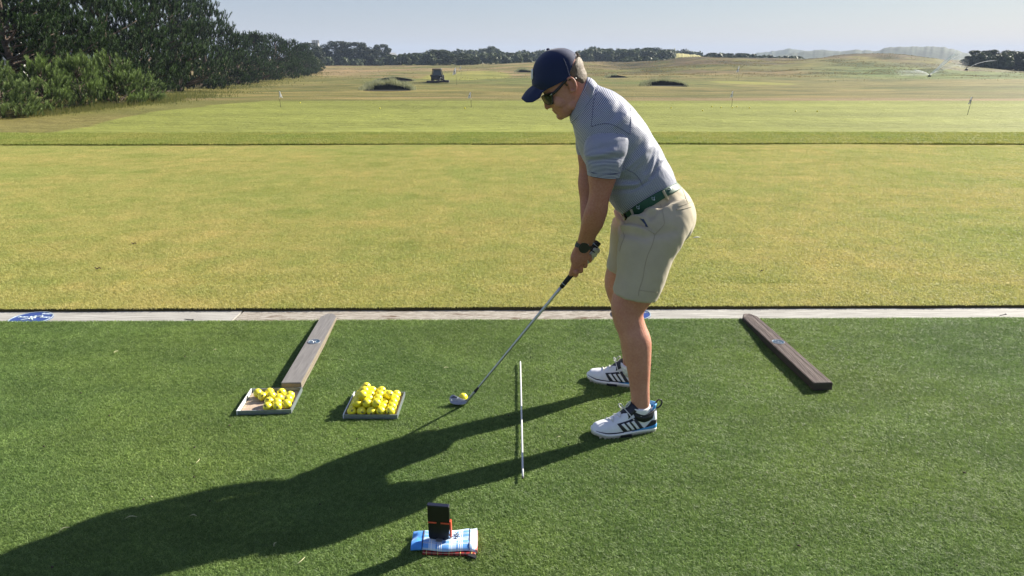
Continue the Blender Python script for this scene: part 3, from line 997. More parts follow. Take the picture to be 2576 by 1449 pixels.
# ------------------------------------------------------------------ summer haze
hm = bpy.data.materials.new('haze'); hm.use_nodes = True
hn = hm.node_tree; hn.nodes.remove(hn.nodes['Principled BSDF'])
pv = hn.nodes.new('ShaderNodeVolumePrincipled')
pv.inputs['Color'].default_value = (0.50, 0.62, 0.82, 1)
pv.inputs['Density'].default_value = 0.00030
pv.inputs['Anisotropy'].default_value = 0.0
hn.links.new(pv.outputs[0], hn.nodes['Material Output'].inputs['Volume'])
haze = add('haze', box(-4600, 4600, -30, 4200, -9.0, 60.0), hm, None, False)
tag(haze, 'thin summer haze lying over the whole course', 'haze', kind='stuff')
# ------------------------------------------------------------------ timber edging with inlaid discs
def wood_mat(name, dark, light, grain=(1, 14, 14), rough=0.75, bmp=0.5, spots=None, rotz=0.0, scale=6.0):
    m, nt, b, out = nodes_of(name)
    v = mapped(nt, scale=grain, rotz=rotz)
    n = noise_node(nt, scale, 6, 0.65, vec=v, dist=0.6)
    c = ramp(nt, n.outputs['Fac'], [(0.28, dark), (0.5, tuple((a + b_) / 2 for a, b_ in zip(dark, light))), (0.66, light)])
    if spots:
        n2 = noise_node(nt, 9, 5, 0.75, vec=mapped(nt, scale=(0.35, 1.6, 1)))
        c = mixc(nt, ramp(nt, n2.outputs['Fac'], [(spots[1], (0, 0, 0)), (spots[1] + 0.10, (1, 1, 1))]), c, spots[0])
    nt.links.new(c, b.inputs['Base Color']); setp(b, rough=rough, spec=0.2)
    bump(nt, b, n.outputs['Fac'], bmp, 0.004)
    return m

m_timber = wood_mat('weathered_timber', (0.16, 0.152, 0.138), (0.44, 0.43, 0.40), (0.8, 20, 20), bmp=0.6)
m_timber_worn = wood_mat('flaking_timber', (0.12, 0.095, 0.07), (0.43, 0.405, 0.36), (2.0, 16, 16), bmp=0.8, spots=((0.09, 0.052, 0.03), 0.55), scale=9)
edging = thing('timber_edging', 'pale weathered timber edging between the artificial turf and the tee grass', 'edging', (0, TURF_A + .1, 0))
edging['kind'] = 'structure'

def edge_y(x, f):
    a = TURF_A + TURF_B * x - 0.035; b = LAWN_A + LAWN_B * x + 0.004
    return a + (b - a) * f
joints = [-8.0, G(601, 795)[0], G(1568, 790)[0], G(2950, 788)[0], 8.0]
for i in range(4):
    x0, x1 = joints[i] + 0.006, joints[i + 1] - 0.006
    n = 60
    X = np.linspace(x0, x1, n)
    rings = []
    for x in X:
        d = 0.004 * (float(fbm(x * 5, i * 7.0, 3)) - .5)
        ya, yb = edge_y(x, 0) + d, edge_y(x, 1) + 0.012 * (float(fbm(x * 6 + 9, i * 3.0, 3)) - .5)
        zt = 0.007 + 0.0035 * (float(fbm(x * 3, i + .5, 2)) - .5) - (0.002 if i == 1 else 0)
        rings.append([(x, ya, -.1), (x, yb, -.1), (x, yb, zt - .007), (x, yb - .006, zt), (x, ya + .006, zt), (x, ya, zt - .007)])
    V, F, uv = loft(np.array(rings))
    add('plank', (V, F), m_timber_worn if i == 1 else m_timber, edging, False)

m_blue = simple('blue_enamel', (0.018, 0.045, 0.20), 0.32, 0.05, 40, spec=0.5)
m_pale = simple('pale_metal', (0.42, 0.50, 0.55), 0.4, 0.1, 40, metal=0.4)
m_silver = simple('brushed_metal', (0.55, 0.57, 0.58), 0.35, 0.08, 60, metal=0.9)

def flat_poly(pts, z, th):
    return prism(pts, z, z + th)

def disc_poly(r, n=40, c=(0, 0), sx=1.0):
    return [(c[0] + r * sx * math.cos(2 * math.pi * k / n), c[1] + r * math.sin(2 * math.pi * k / n)) for k in range(n)]

def ring_prism(r0, r1, z0, z1, n=48, sx=1.0):
    prof = [(r0, z0), (r0, z1), (r1, z1), (r1, z0)]
    V = np.array([[p[0] * sx * math.cos(2 * math.pi * k / n), p[0] * math.sin(2 * math.pi * k / n), p[1]] for k in range(n) for p in prof])
    F = []
    for k in range(n):
        for j in range(4):
            F.append((k * 4 + j, k * 4 + (j + 1) % 4, ((k + 1) % n) * 4 + (j + 1) % 4, ((k + 1) % n) * 4 + j))
    return V, F

# a little golfer at the end of a swing, as raised strokes
GOLFER = [[(-.50, -.36), (-.40, -.30), (-.06, -.06)], [(-.06, -.02), (.02, .10), (.16, .24)], [(.16, .24), (.34, .30), (.62, .42)], [(-.02, -.04), (.10, -.02), (.20, .06), (.20, .22)],
          [(.08, -.04), (.12, -.22), (.16, -.34), (.28, -.33)], [(-.04, .04), (-.14, .16), (-.08, .30)], [(-.20, -.12), (-.02, -.04)]]

def strokes(lines, s, c, z, w, th, mir=1):
    parts = []
    for ln in lines:
        p = [(c[0] + mir * a * s, c[1] + b * s, z) for a, b in ln]
        V, F, uv = tube(p, w, 6, 4 * len(p))
        V = V.copy(); V[:, 2] = z + np.clip(V[:, 2] - z, -th * .2, th)
        parts.append((V, F))
    return join(*parts)

LETTER = [[(-.9, 0), (-.7, .7), (-.5, 0)], [(-.8, .3), (-.6, .3)], [(-.3, .4), (-.3, 0)], [(-.3, .3), (-.1, .4), (-.05, 0)], [(.2, .4), (.15, .0), (.4, .0), (.4, .4)], [(.6, 0), (.6, .4), (.85, .4), (.85, 0)]]

def marker_disc(px, py, label, r=0.122):
    c = G(px, py, 0.008)
    t = thing('tee_marker_disc', label, 'marker disc', (c[0], c[1], 0.0075), 0, 'round blue discs set into the timber edging')
    tilt = rz_m(0.12)
    V, F = prism(disc_poly(r, 48), -0.004, 0.0035); add('plate', (V, F), m_blue, t, False, local=True)
    add('rim', ring_prism(r - 0.006, r, 0.0036, 0.0062), m_pale, t, False, local=True)
    add('golfer_figure', rot(strokes(GOLFER, r * 0.72, (0, 0), 0.004, 0.006, 0.005), tilt), m_pale, t, True, local=True)
    add('golfer_head', ball((r * .05, r * .28, 0.006), (0.009, 0.009, .004), 10, 6), m_pale, t, True, local=True)
    for cx, cy in ((-.50, .12), (.40, .62), (.62, .10), (-.45, -.62), (.3, -.66)):
        add('raised_word', rot(strokes(LETTER, r * 0.26, (cx * r, cy * r), 0.004, 0.0022, 0.003), np.eye(3)), m_pale, t, True, local=True)
    return t
marker_disc(78, 802, 'round blue disc with golfer figure set in the timber edging at the far left')
marker_disc(1588, 790, 'round blue disc in the timber edging half hidden behind the golfer knee')

# ------------------------------------------------------------------ divider boards
m_board = wood_mat('grey_decking', (0.135, 0.128, 0.124), (0.195, 0.186, 0.180), (18, 1.2, 18), rough=0.6, bmp=0.25)
m_board_dark = wood_mat('brown_ribbed_decking', (0.075, 0.055, 0.048), (0.17, 0.135, 0.12), (26, 0.9, 26), rough=0.55, bmp=0.9)
m_board_side = wood_mat('decking_side', (0.16, 0.130, 0.095), (0.27, 0.235, 0.185), (26, 1.0, 40), rough=0.6)

def divider(near, farp, label, mat, side_mat, ribs):
    a = np.array(near); b = np.array(farp)
    L = np.linalg.norm(b - a); ang = math.atan2(b[1] - a[1], b[0] - a[0]) - math.pi / 2
    t = thing('divider_board', label, 'divider board', (a[0], a[1], 0.009), 0, 'wooden divider boards lying on the turf')
    w, h = 0.0465, 0.039
    R = rz_m(ang)
    poly = [(-w, 0), (w, 0), (w, L - 0.055), (w * .38, L), (-w * .38, L), (-w, L - 0.055)]
    if ribs:
        # ribbed upper face: long shallow grooves
        nx = 57
        X = np.linspace(-w + .001, w - .001, nx)
        rngl = np.random.default_rng(5)
        prof = h - 0.0012 - 0.0022 * (np.sin(np.arange(nx) * 1.05 + rngl.normal(0, .5, nx)) > 0.25) * rngl.uniform(.5, 1, nx)
        Y = np.linspace(0.001, L - 0.002, 60)
        P3 = np.zeros((len(Y), nx, 3))
        for i, y in enumerate(Y):
            lim = w - .001 if y < L - .055 else (w - (w * .62) * (y - (L - .055)) / .055) - .001
            P3[i, :, 0] = np.linspace(-lim, lim, nx); P3[i, :, 1] = y
            P3[i, :, 2] = prof + 0.0006 * (fbm(X * 60, np.full(nx, y * 3), 2) - .5)
        add('board', rot(prism(poly, 0, h - 0.004, 0.002), R), side_mat, t, False, local=True)
        top = sheet(P3, 0.004)
        add('ribbed_top', rot(top, R), mat, t, True, local=True)
    else:
        add('board', rot(prism(poly, 0, h, 0.0022), R), mat, t, False, local=True)
        # two strips of lighter cut side, split by a groove
        for z0, z1 in ((0.004, 0.0165), (0.0195, 0.0345)):
            add('side_strip', rot(box(w + 0.0002, w + 0.0016, 0.004, L - 0.06, z0, z1), R), side_mat, t, False, local=True)
        add('cut_end', rot(box(-w + .004, w - .004, -0.0016, -0.0002, 0.004, 0.033), R), side_mat, t, False, local=True)
    bc = R @ np.array([0, L * 0.53, h])
    bd = thing('badge', None, None, bc); bd.parent = t
    for nm, vf, mt in (('badge_plate', prism(disc_poly(0.031, 32), -0.002, 0.0016), m_badge), ('badge_rim', ring_prism(0.030, 0.034, -0.002, 0.003), m_silver),
                       ('badge_golfer', strokes(GOLFER, 0.026, (0, -.002), 0.002, 0.0024, 0.002, -1), m_silver), ('badge_scroll', strokes([[(-.8, -.5), (-.2, -.75), (.5, -.6)], [(-.7, .2), (-.3, .7), (.3, .6)]], 0.027, (0, 0), 0.002, 0.002, .002), m_silver)):
        V, F = vf[0], vf[1]
        o = add(nm, (V, F), mt, bd, False, local=True)
    return t
m_badge = simple('badge_blue', (0.03, 0.075, 0.125), 0.3, 0.1, 50, metal=0.3)
n1 = (G(757, 981, 0.009) + G(711, 981, 0.009)) / 2
f1 = G(832, 803.5, 0.009)
divider(n1[:2], f1[:2], 'grey brown divider board with pale split side, touching the half empty ball tray', m_board, m_board_side, False)
n2 = (G(2091, 981, 0.009) + G(2047, 982, 0.009)) / 2
f2 = G(1877, 804, 0.009)
divider(n2[:2], f2[:2], 'dark brown ribbed divider board lying alone on the right of the golfer', m_board_dark, simple('dark_decking_side', (0.045, 0.032, 0.028), 0.6, 0.2, 40), True)

# ------------------------------------------------------------------ golf balls and trays
def ball_mat():
    m, nt, b, out = nodes_of('yellow_ball')
    setp(b, rough=0.28, spec=0.5, color=(0.80, 0.70, 0.035), coat=0.3)
    v = mapped(nt)
    vo = nt.nodes.new('ShaderNodeTexVoronoi'); vo.inputs['Scale'].default_value = 260; nt.links.new(v, vo.inputs['Vector'])
    bump(nt, b, vo.outputs['Distance'], 0.35, 0.002)
    n = noise_node(nt, 60, 3, vec=v)
    nt.links.new(ramp(nt, n.outputs['Fac'], [(0.3, (0.70, 0.60, 0.02)), (0.6, (0.84, 0.75, 0.04))]), b.inputs['Base Color'])
    sub = b.inputs['Subsurface Weight']; sub.default_value = 0.15
    b.inputs['Subsurface Radius'].default_value = (0.01, 0.008, 0.002)
    return m
m_ball = ball_mat()
m_ink = simple('black_print', (0.02, 0.02, 0.025), 0.5, 0.05, 50)
BR = 0.02135
ball_me = make_mesh('golf_ball', *ball((0, 0, 0), BR, 28, 18)); ball_me.materials.append(m_ball)
def print_mark():
    parts = []
    for ln in ([(-.35, -.15), (0, .25), (.35, -.2)], [(-.2, -.25), (.1, -.02), (.3, .3)], [(-.45, .05), (.4, .02)]):
        pts = []
        for a, c in ln:
            d = np.array([a * .75, -1.0, c * .75]); pts.append(d / np.linalg.norm(d) * (BR + .00005))
        parts.append(tube(pts, 0.0011, 5, 7))
    return join(*parts)
mark_me = make_mesh('print_mark', *print_mark()); mark_me.materials.append(m_ink)
bcount = [0]
def golf_ball(c, label, group, mark=None, small=False):
    o = bpy.data.objects.new('golf_ball', ball_me); COL.objects.link(o)
    o.location = [float(v) for v in c]
    tag(o, label, 'golf ball', group)
    if mark is not None:
        k = bpy.data.objects.new('print_mark', mark_me); COL.objects.link(k); k.parent = o
        k.rotation_euler = (mark[0], mark[1], mark[2])
    return o

m_alu = simple('grey_metal_frame', (0.23, 0.265, 0.28), 0.42, 0.12, 60, metal=0.5)
m_alu_in = simple('pale_frame_inside', (0.66, 0.68, 0.68), 0.5, 0.08, 60)
m_tray = wood_mat('tray_plywood', (0.30, 0.22, 0.16), (0.47, 0.37, 0.29), (1.5, 12, 12), rough=0.7, bmp=0.15)

def tray(nl, nr, fr, label):
    a = G(*nl); b = G(*nr); c = G(*fr)
    ex = (b - a); Wd = np.linalg.norm(ex); ang = math.atan2(ex[1], ex[0])
    D = 0.232
    t = thing('ball_tray', label, 'ball tray', (a[0], a[1], 0.003), 0, 'shallow square ball trays on the turf')
    R = rz_m(ang)
    add('tray_floor', rot(box(.004, Wd - .004, .004, D - .004, 0.001, 0.004), R), m_tray, t, False, local=True)
    h, th = 0.021, 0.0045
    add('frame_side', rot(box(0, Wd, -th, 0, 0, h), R), m_alu, t, False, local=True)
    add('frame_side', rot(box(0, Wd, D, D + th, 0, h), R), m_alu, t, False, local=True)
    add('frame_side', rot(box(-th, 0, -th, D + th, 0, h + .0008), R), m_alu_in, t, False, local=True)
    add('frame_side', rot(box(Wd, Wd + th, -th, D + th, 0, h + .0008), R), m_alu, t, False, local=True)
    return a, R, Wd, D
a1, R1, W1, D1 = tray((599, 1045), (731.5, 1041.5), (757, 992), 'half empty ball tray with bare plywood floor, beside the grey divider board')
a2, R2, W2, D2 = tray((866, 1054.5), (998, 1055), (1013, 1000), 'full ball tray heaped with a pyramid of yellow balls')

def on_tray(a, R, u, v, z):
    q = R @ np.array([u, v, 0]); return np.array([a[0] + q[0], a[1] + q[1], z])

# tray one: balls where the photograph has them, eased apart until none overlap
zb = 0.007 + BR + .0002
raw = [(370, 315), (430, 355), (520, 305), (542, 350), (672, 310), (780, 345), (640, 380), (760, 395), (515, 420), (615, 440), (735, 455), (495, 487), (620, 485)]
B1 = []
for x, y in raw:
    q = G(*ZB(x, y), zb)
    l = R1.T @ (q - np.array([a1[0], a1[1], 0])); B1.append([l[0], l[1]])
B1 = np.array(B1)
for it in range(400):
    for i in range(len(B1)):
        for j_ in range(i):
            d = B1[i] - B1[j_]; L = np.linalg.norm(d)
            if L < 2.01 * BR:
                s = d / (L + 1e-9) * (2.01 * BR - L) / 2; B1[i] += s; B1[j_] -= s
    B1 = np.clip(B1, BR + .001, [[W1 - BR - .001, D1 - BR - .001]])
labs1 = ['yellow ball at the rear left corner of the group in the half empty tray', 'yellow golf ball second from the left in the half empty tray', 'yellow ball at the back of the half empty tray, left of the board end',
         'yellow ball just behind the middle of the half empty tray group', 'yellow golf ball directly below the board end in the half empty tray', 'yellow golf ball at the back of the right side of the half empty tray',
         'yellow golf ball in the very middle of the half empty tray group', 'yellow golf ball in the middle of the right side of the half empty tray', 'yellow ball behind the front left ball of the half empty tray',
         'yellow ball between the centre ball and front row in the half empty tray', 'yellow golf ball in the front right corner of the half empty tray', 'front left yellow golf ball of the half empty tray, next to bare plywood', 'front middle ball of the half empty tray, right of the front left ball']
for k, (p_, lab) in enumerate(zip(B1, labs1)):
    golf_ball(on_tray(a1, R1, p_[0], p_[1], zb), lab, 'yellow balls in the half empty tray', (rng.uniform(-.9, .5), rng.uniform(-1, 1), rng.uniform(-.9, .9)))

# tray two: five by five, then the layers heaped on it
pit = 2 * BR + .0008
u0 = (W2 - 4 * pit) / 2; v0 = BR + .0015
ordn = ['first', 'second', 'third', 'fourth', 'fifth']
rown = ['front row', 'second row', 'middle row', 'fourth row', 'back row']
for r_ in range(5):
    for c_ in range(5):
        golf_ball(on_tray(a2, R2, u0 + c_ * pit, v0 + r_ * pit, zb), f'bottom layer ball of the full tray, {ordn[c_]} from left in the {rown[r_]}',
                  'yellow balls in the full tray', (rng.uniform(-.9, .5), rng.uniform(-1, 1), rng.uniform(-.9, .9)))
lay_h = math.sqrt(max(1e-6, (2 * BR) ** 2 - 2 * (pit / 2) ** 2))
second = {(0, 0), (1, 0), (2, 0), (0, 1), (1, 1), (2, 1), (0, 2), (1, 2), (2, 2), (3, 2), (0, 3), (1, 3), (2, 3)}
for c_, r_ in sorted(second):
    golf_ball(on_tray(a2, R2, u0 + (c_ + .5) * pit, v0 + (r_ + .5) * pit, zb + lay_h), f'second layer ball of the heap, {ordn[c_]} from left in {["its front row", "its second row", "its third row", "its back row"][r_]}',
              'yellow balls in the full tray', (rng.uniform(-.9, .5), rng.uniform(-1, 1), rng.uniform(-.9, .9)))
for c_, r_, lab in ((0, 0, 'front yellow golf ball of the three topmost on the full tray heap'), (0, 1, 'middle yellow golf ball of the three topmost on the full tray heap'), (0, 2, 'rear and highest yellow golf ball crowning the heap on the full tray')):
    golf_ball(on_tray(a2, R2, u0 + (c_ + 1) * pit, v0 + (r_ + 1) * pit, zb + 2 * lay_h), lab, 'yellow balls in the full tray', (rng.uniform(-.9, .5), rng.uniform(-1, 1), rng.uniform(-.9, .9)))
q = G(1165, 1000, BR + 0.008)
golf_ball(q, 'single yellow golf ball addressed behind the iron clubhead', None)
BALL = q
m_ball_far = m_ball
for (px, py), lab in zip([(1688.5, 270), (1767.5, 276.9), (1791, 267.4), (1813.9, 269.7), (1842.4, 269.8), (1854, 267.4), (1885.3, 270.1), (2002.4, 278.4), (2056, 278.8), (754.9, 257.7), (955.4, 271.3), (1169, 271)],
                         ['right of the golfer back', 'nearest the golfer among the cluster, a little forward', 'left of the practice flag cluster, farther back', 'third left of the flag right of the golfer', 'at the foot of the flag right of the golfer',
                          'just right and behind the flag foot', 'rightmost of the cluster at the flag', 'left of the pair between the two right flags', 'right of the pair between the two right flags', 'at its back edge near the white flag', 'alone on the left half of the green', 'just left of the middle practice flag']):
    g0 = G(px, py, 0.05 + BR)
    golf_ball((g0[0], g0[1], 0.041 + BR), 'tiny ball on the putting green, ' + lab, 'yellow balls scattered on the putting green')

# ------------------------------------------------------------------ alignment stick
m_white = simple('white_plastic', (0.78, 0.78, 0.76), 0.4, 0.04, 40)
m_black = simple('black_rubber', (0.012, 0.012, 0.014), 0.6, 0.2, 60)
sa, sb = G(1309, 911, 0.02), G(1315.3, 1200, 0.02)
t = thing('alignment_stick', 'thin white alignment stick lying on the turf in front of the golfer feet', 'alignment stick', (sa[0], sa[1], 0))
dirn = (sb - sa) / np.linalg.norm(sb - sa)
add('rod', tube([sa, sb], 0.0040, 10, 12), simple('grey_white_rod', (0.55, 0.56, 0.56), 0.35, .05, 40), t)
add('tip', tube([sa - dirn * .018, sa - dirn * .004, sa], [.0012, .0036, .0040], 10), m_silver, t)
add('end_cap', tube([sb, sb + dirn * .004, sb + dirn * .010], [.0044, .0044, .0030], 10), m_black, t)

# ------------------------------------------------------------------ gadget and pouch
def plaid():
    m, nt, b, out = nodes_of('blue_plaid')
    uvn = nt.nodes.new('ShaderNodeTexCoord')
    sepx = nt.nodes.new('ShaderNodeSeparateXYZ'); nt.links.new(uvn.outputs['UV'], sepx.inputs[0])
    def lines(sock, freq, phase, w):
        f = math_n(nt, 'FRACT', math_n(nt, 'MULTIPLY_ADD', sock, freq, phase))
        return math_n(nt, 'LESS_THAN', f, w)
    u, v = sepx.outputs[0], sepx.outputs[1]
    c = mixc(nt, lines(u, 3.2, 0.15, 0.36), (0.10, 0.30, 0.66), (0.42, 0.58, 0.80))
    c = mixc(nt, lines(v, 2.1, 0.28, 0.36), c, mixc(nt, 0.5, c, (0.62, 0.70, 0.74)))
    for k in range(3):
        c = mixc(nt, lines(u, 3.2, 0.70 - k * 0.085, 0.035), c, (0.80, 0.82, 0.82))
        c = mixc(nt, lines(v, 2.1, 0.64 - k * 0.055, 0.022), c, (0.78, 0.80, 0.80) if k != 1 else (0.10, 0.14, 0.24))
    c = mixc(nt, lines(u, 3.2, 0.02, 0.03), c, (0.86, 0.86, 0.82))
    nt.links.new(c, b.inputs['Base Color']); setp(b, rough=0.55, spec=0.3, sheen=0.2)
    n = noise_node(nt, 25, 3, vec=mapped(nt)); bump(nt, b, n.outputs['Fac'], 0.3, 0.004)
    return m

def tartan():
    m, nt, b, out = nodes_of('red_tartan')
    tc = nt.nodes.new('ShaderNodeTexCoord'); sepx = nt.nodes.new('ShaderNodeSeparateXYZ'); nt.links.new(tc.outputs['Object'], sepx.inputs[0])
    def lines(sock, freq, phase, w):
        return math_n(nt, 'LESS_THAN', math_n(nt, 'FRACT', math_n(nt, 'MULTIPLY_ADD', sock, freq, phase)), w)
    c = mixc(nt, lines(sepx.outputs[0], 55, .2, .35), (0.24, 0.009, 0.010), (0.06, 0.006, 0.006))
    c = mixc(nt, lines(sepx.outputs[0], 27, .5, .06), c, (0.7, 0.5, 0.12))
    c = mixc(nt, lines(sepx.outputs[2], 120, .3, .12), c, (0.55, 0.4, 0.3))
    nt.links.new(c, b.inputs['Base Color']); setp(b, rough=0.7)
    return m
m_plaid, m_tartan = plaid(), tartan()
m_bluecloth = simple('bright_blue_cloth', (0.035, 0.24, 0.66), 0.5, 0.12, 30, 0.2, sheen=0.2)
m_greycloth = simple('pale_grey_cloth', (0.66, 0.69, 0.68), 0.6, 0.1, 30, 0.2)
m_navy_thread = simple('navy_thread', (0.012, 0.014, 0.045), 0.7, 0.2, 80)
m_orange = simple('orange_rubber', (0.62, 0.085, 0.035), 0.5, 0.1, 60)
m_gloss_black = simple('black_panel', (0.008, 0.008, 0.009), 0.32, 0.2, 40, spec=0.4)

pc = [G(*ZP(*c), z) for c, z in (((345, 1085), .022), ((1690, 1115), .022), ((1700, 640), .030), ((405, 690), .030))]
def pouch_pt(u, v):
    return (pc[0] * (1 - u) + pc[1] * u) * (1 - v) + (pc[3] * (1 - u) + pc[2] * u) * v
o0 = pouch_pt(.5, .5)
pouch = thing('plaid_pouch', 'blue plaid cloth pouch lying on a red tartan layer on the turf', 'pouch', (o0[0], o0[1], 0.006))
def cloth_top(u0, u1, nu=30, nv=22, lift=0.0, puff=0.012):
    A = np.zeros((nv, nu, 3)); UV = np.zeros((nv, nu, 2))
    for i, v in enumerate(np.linspace(0, 1, nv)):
        for j_, u in enumerate(np.linspace(u0, u1, nu)):
            q = pouch_pt(u, v)
            bul = (np.clip(min(v, 1 - v) / .16, 0, 1) ** .5) * (np.clip(min(u + .02, 1.02 - u) / .10, 0, 1) ** .5)
            zz = 0.014 + puff * bul + 0.007 * (float(fbm(u * 7 + 3, v * 5, 3)) - .5) * bul
            if u > .93: zz += 0.012 * (v - .4) * (u - .93) / .07
            if u < .14: zz += 0.006 * math.sin(v * 7) * (.14 - u) / .14
            A[i, j_] = (q[0], q[1] + 0.004 * math.sin(u * 9), zz + lift); UV[i, j_] = (u, v)
    return A, UV
def cloth_part(name, u0, u1, mat, lift=0.0, puff=.012):
    A, UV = cloth_top(u0, u1, lift=lift, puff=puff)
    V, F = sheet(A, 0.004)
    uv = np.concatenate([UV.reshape(-1, 2)] * 2)
    return add(name, (V, F), mat, pouch, True, uv=uv)
cloth_part('blue_end', -.0, .168, m_bluecloth)
cloth_part('plaid_panel', .170, .885, m_plaid, .0012)
cloth_part('grey_end', .887, 1.0, m_plaid)
for u in (.169, .886):
    A, _ = cloth_top(u, u + .004, 3, 22, .0035)
    add('seam', tube(A[:, 1], 0.0014, 6, 40), m_navy_thread, pouch)
# side walls and tartan underlayer
def layer(u0, u1, v0, v1, z0, z1, mat, name):
    q = [pouch_pt(u0, v0), pouch_pt(u1, v0), pouch_pt(u1, v1), pouch_pt(u0, v1)]
    return add(name, prism([(p_[0], p_[1]) for p_ in q], z0, z1, 0.003), mat, pouch, False)
layer(.18, .985, -.085, .93, 0.005, 0.0135, m_tartan, 'tartan_layer')
layer(.975, 1.012, .02, .97, 0.006, 0.019, simple('pink_lining', (0.62, 0.22, 0.18), 0.6), 'lining_edge')
add('zip_pull', rot(box(-.012, .016, -.006, .006, 0, .006), rz_m(-.5), (*G(*ZP(1590, 1265), .006)[:2], 0.008)), m_black, pouch, False)
# dark embroidered emblem
er = random.Random(4)
parts = []
for k in range(9):
    cx = 1120 + 190 * er.random(); cy = 830 + er.uniform(-42, 42)
    pts = []
    for s in range(7):
        cx2 = cx + (s - 3) * 12 + er.uniform(-9, 9); cy2 = cy + 20 * math.sin(s * 1.9 + k) + er.uniform(-7, 7)
        g = G(*ZP(cx2, cy2), .03)
        pts.append((g[0], g[1], 0.0335))
    parts.append(tube(pts, 0.0011, 5, 18))
pts = [(*G(*ZP(1230 + 28 * s, 815 + 7 * math.sin(s * 1.4)), .03)[:2], 0.0335) for s in range(5)]
parts.append(tube(pts, 0.0012, 5, 18))
add('embroidered_emblem', join(*parts), m_navy_thread, pouch)

yb = G(*ZP(880, 880), 0.031)[1]
DL, DR = P(*ZP(703, 400), yb), P(*ZP(1150, 410), yb)
dzt, dzb = P(*ZP(930, 130), yb)[2], 0.0315
gad = thing('upright_gadget', 'black panel gadget with orange edge band standing on the plaid pouch', 'gadget', ((DL[0] + DR[0]) / 2, yb, 0.031))
wd = (DR[0] - DL[0]) / 2; hh = dzt - dzb
def slab(w, z0, z1, y0, y1, rad, cut=0.0):
    pts = []
    for cx, cz, a0 in ((w - rad, z1 - rad, 0), (-w + rad, z1 - rad, 90), (-w + rad, z0 + rad, 180), (w - rad - cut, z0 + rad, 270)):
        for k in range(6):
            a = math.radians(a0 + 18 * k); pts.append((cx + rad * math.cos(a), cz + rad * math.sin(a)))
    V, F = prism(pts, 0, y1 - y0, 0.0015)
    return np.stack([V[:, 0], y0 + V[:, 2], V[:, 1]], 1) , [f[::-1] for f in F]
tiltm = np.array([[1, 0, 0], [0, math.cos(.10), -math.sin(.10)], [0, math.sin(.10), math.cos(.10)]]) @ rz_m(-.12)
split = hh * .495
add('lower_panel', rot(slab(wd, 0.001, split - .002, -.006, .006, .009, .006), tiltm), m_gloss_black, gad, False, local=True)
add('upper_panel', rot(slab(wd, split + .003, hh - .006, -.006, .005, .0015), tiltm), m_gloss_black, gad, False, local=True)
add('top_bar', rot(slab(wd, hh - .0055, hh, -.008, .006, .0012), tiltm), simple('navy_plastic', (0.010, 0.012, 0.028), .35), gad, False, local=True)
for a, b in ((-wd, -wd * .22), (wd * .18, wd)):
    add('orange_band', rot(box(a, b, -.0075, .005, split - .0025, split + .0028), tiltm), m_orange, gad, False, local=True)
add('orange_edge', rot(box(wd - .001, wd + .004, -.004, .010, .012, split + .006), tiltm), m_orange, gad, False, local=True)
add('hinge_spine', rot(box(-wd * .2, wd * .16, -.0065, .004, split - .006, split + .006), tiltm), m_gloss_black, gad, False, local=True)
add('foot_clip', rot(box(-.010, .010, -.020, -.004, -.001, .004), tiltm), m_silver, gad, False, local=True)
add('rear_prop', rot(box(-.02, .02, .006, .05, 0.0, .004), tiltm), m_black, gad, False, local=True)

# ------------------------------------------------------------------ small litter
m_tee = simple('black_tee', (0.010, 0.010, 0.016), 0.4)
for px, py, ang, lab in ((475, 803, -.25, 'black golf tee lying on the timber edging left of the grey board'), (2523, 791, .45, 'black golf tee lying on the timber edging at the right end')):
    g = G(px, py, .012)
    c, s = math.cos(ang), math.sin(ang)
    p_ = [(g[0] + c * d, g[1] + s * d, .0105) for d in (-.035, -.02, .02, .027, .032)]
    o = add('golf_tee', tube(p_, [.0005, .0022, .0024, .0045, .0052], 8), m_tee); tag(o, lab, 'golf tee', 'black tees on the timber edging')
m_leaf_dry = simple('dry_leaf', (0.08, 0.05, 0.03), 0.8, 0.3, 30)
for px, py, s, lab in ((337, 615, .026, 'curled dark leaf on the tee grass, upper of two at the left'), (247, 678, .028, 'curled dark leaf on the tee grass, lower of two at the left'), (1915, 684, .018, 'small dark leaf on the tee grass right of the golfer shorts')):
    g = G(px, py, .03)
    A = np.zeros((5, 7, 3))
    for i in range(5):
        for j_ in range(7):
            u, v = i / 4 - .5, j_ / 6 - .5
            wv_ = math.cos(v * 3.0)
            A[i, j_] = (g[0] + v * s * 1.6, g[1] + u * s * .7 * wv_, .036 + .35 * s * (u * u * 3 + v * v) + .004 * math.sin(9 * v))
    o = add('dry_leaf', sheet(A, .001), m_leaf_dry); tag(o, lab, 'leaf', 'dry leaves on the tee grass')
g = G(1752, 601, .03)
o = add('feather', tube([(g[0] - .03, g[1], .04), (g[0], g[1], .046), (g[0] + .035, g[1] + .01, .043)], [.002, .005, .001], 6, 8), m_white); tag(o, 'small white feather on the tee grass behind the golfer', 'feather')
clip = []
rr_ = random.Random(9)
for px, py in ((487, 1296), (760, 1411), (255, 1461), (380, 1250), (1120, 925), (1405, 1100), (690, 1712 / 1.0 * .8), (2270, 1000), (2150, 1250), (330, 1300), (160, 1330), (860, 905), (540, 880), (290, 885), (60, 862), (1930, 1190), (2300, 860), (500, 1160)):
    g = G(px, py, .014); a = rr_.uniform(0, 6.3); L = rr_.uniform(.006, .022)
    clip.append(tube([(g[0] - L * math.cos(a), g[1] - L * math.sin(a), .013), (g[0], g[1], .0175), (g[0] + L * math.cos(a + .5), g[1] + L * math.sin(a + .5), .014)], [.0006, .0013, .0005], 5, 6))
o = add('grass_clippings', join(*clip), simple('straw_clipping', (0.55, 0.52, 0.30), .7)); tag(o, 'pale dry grass clippings strewn over the artificial turf', 'clippings', kind='stuff')

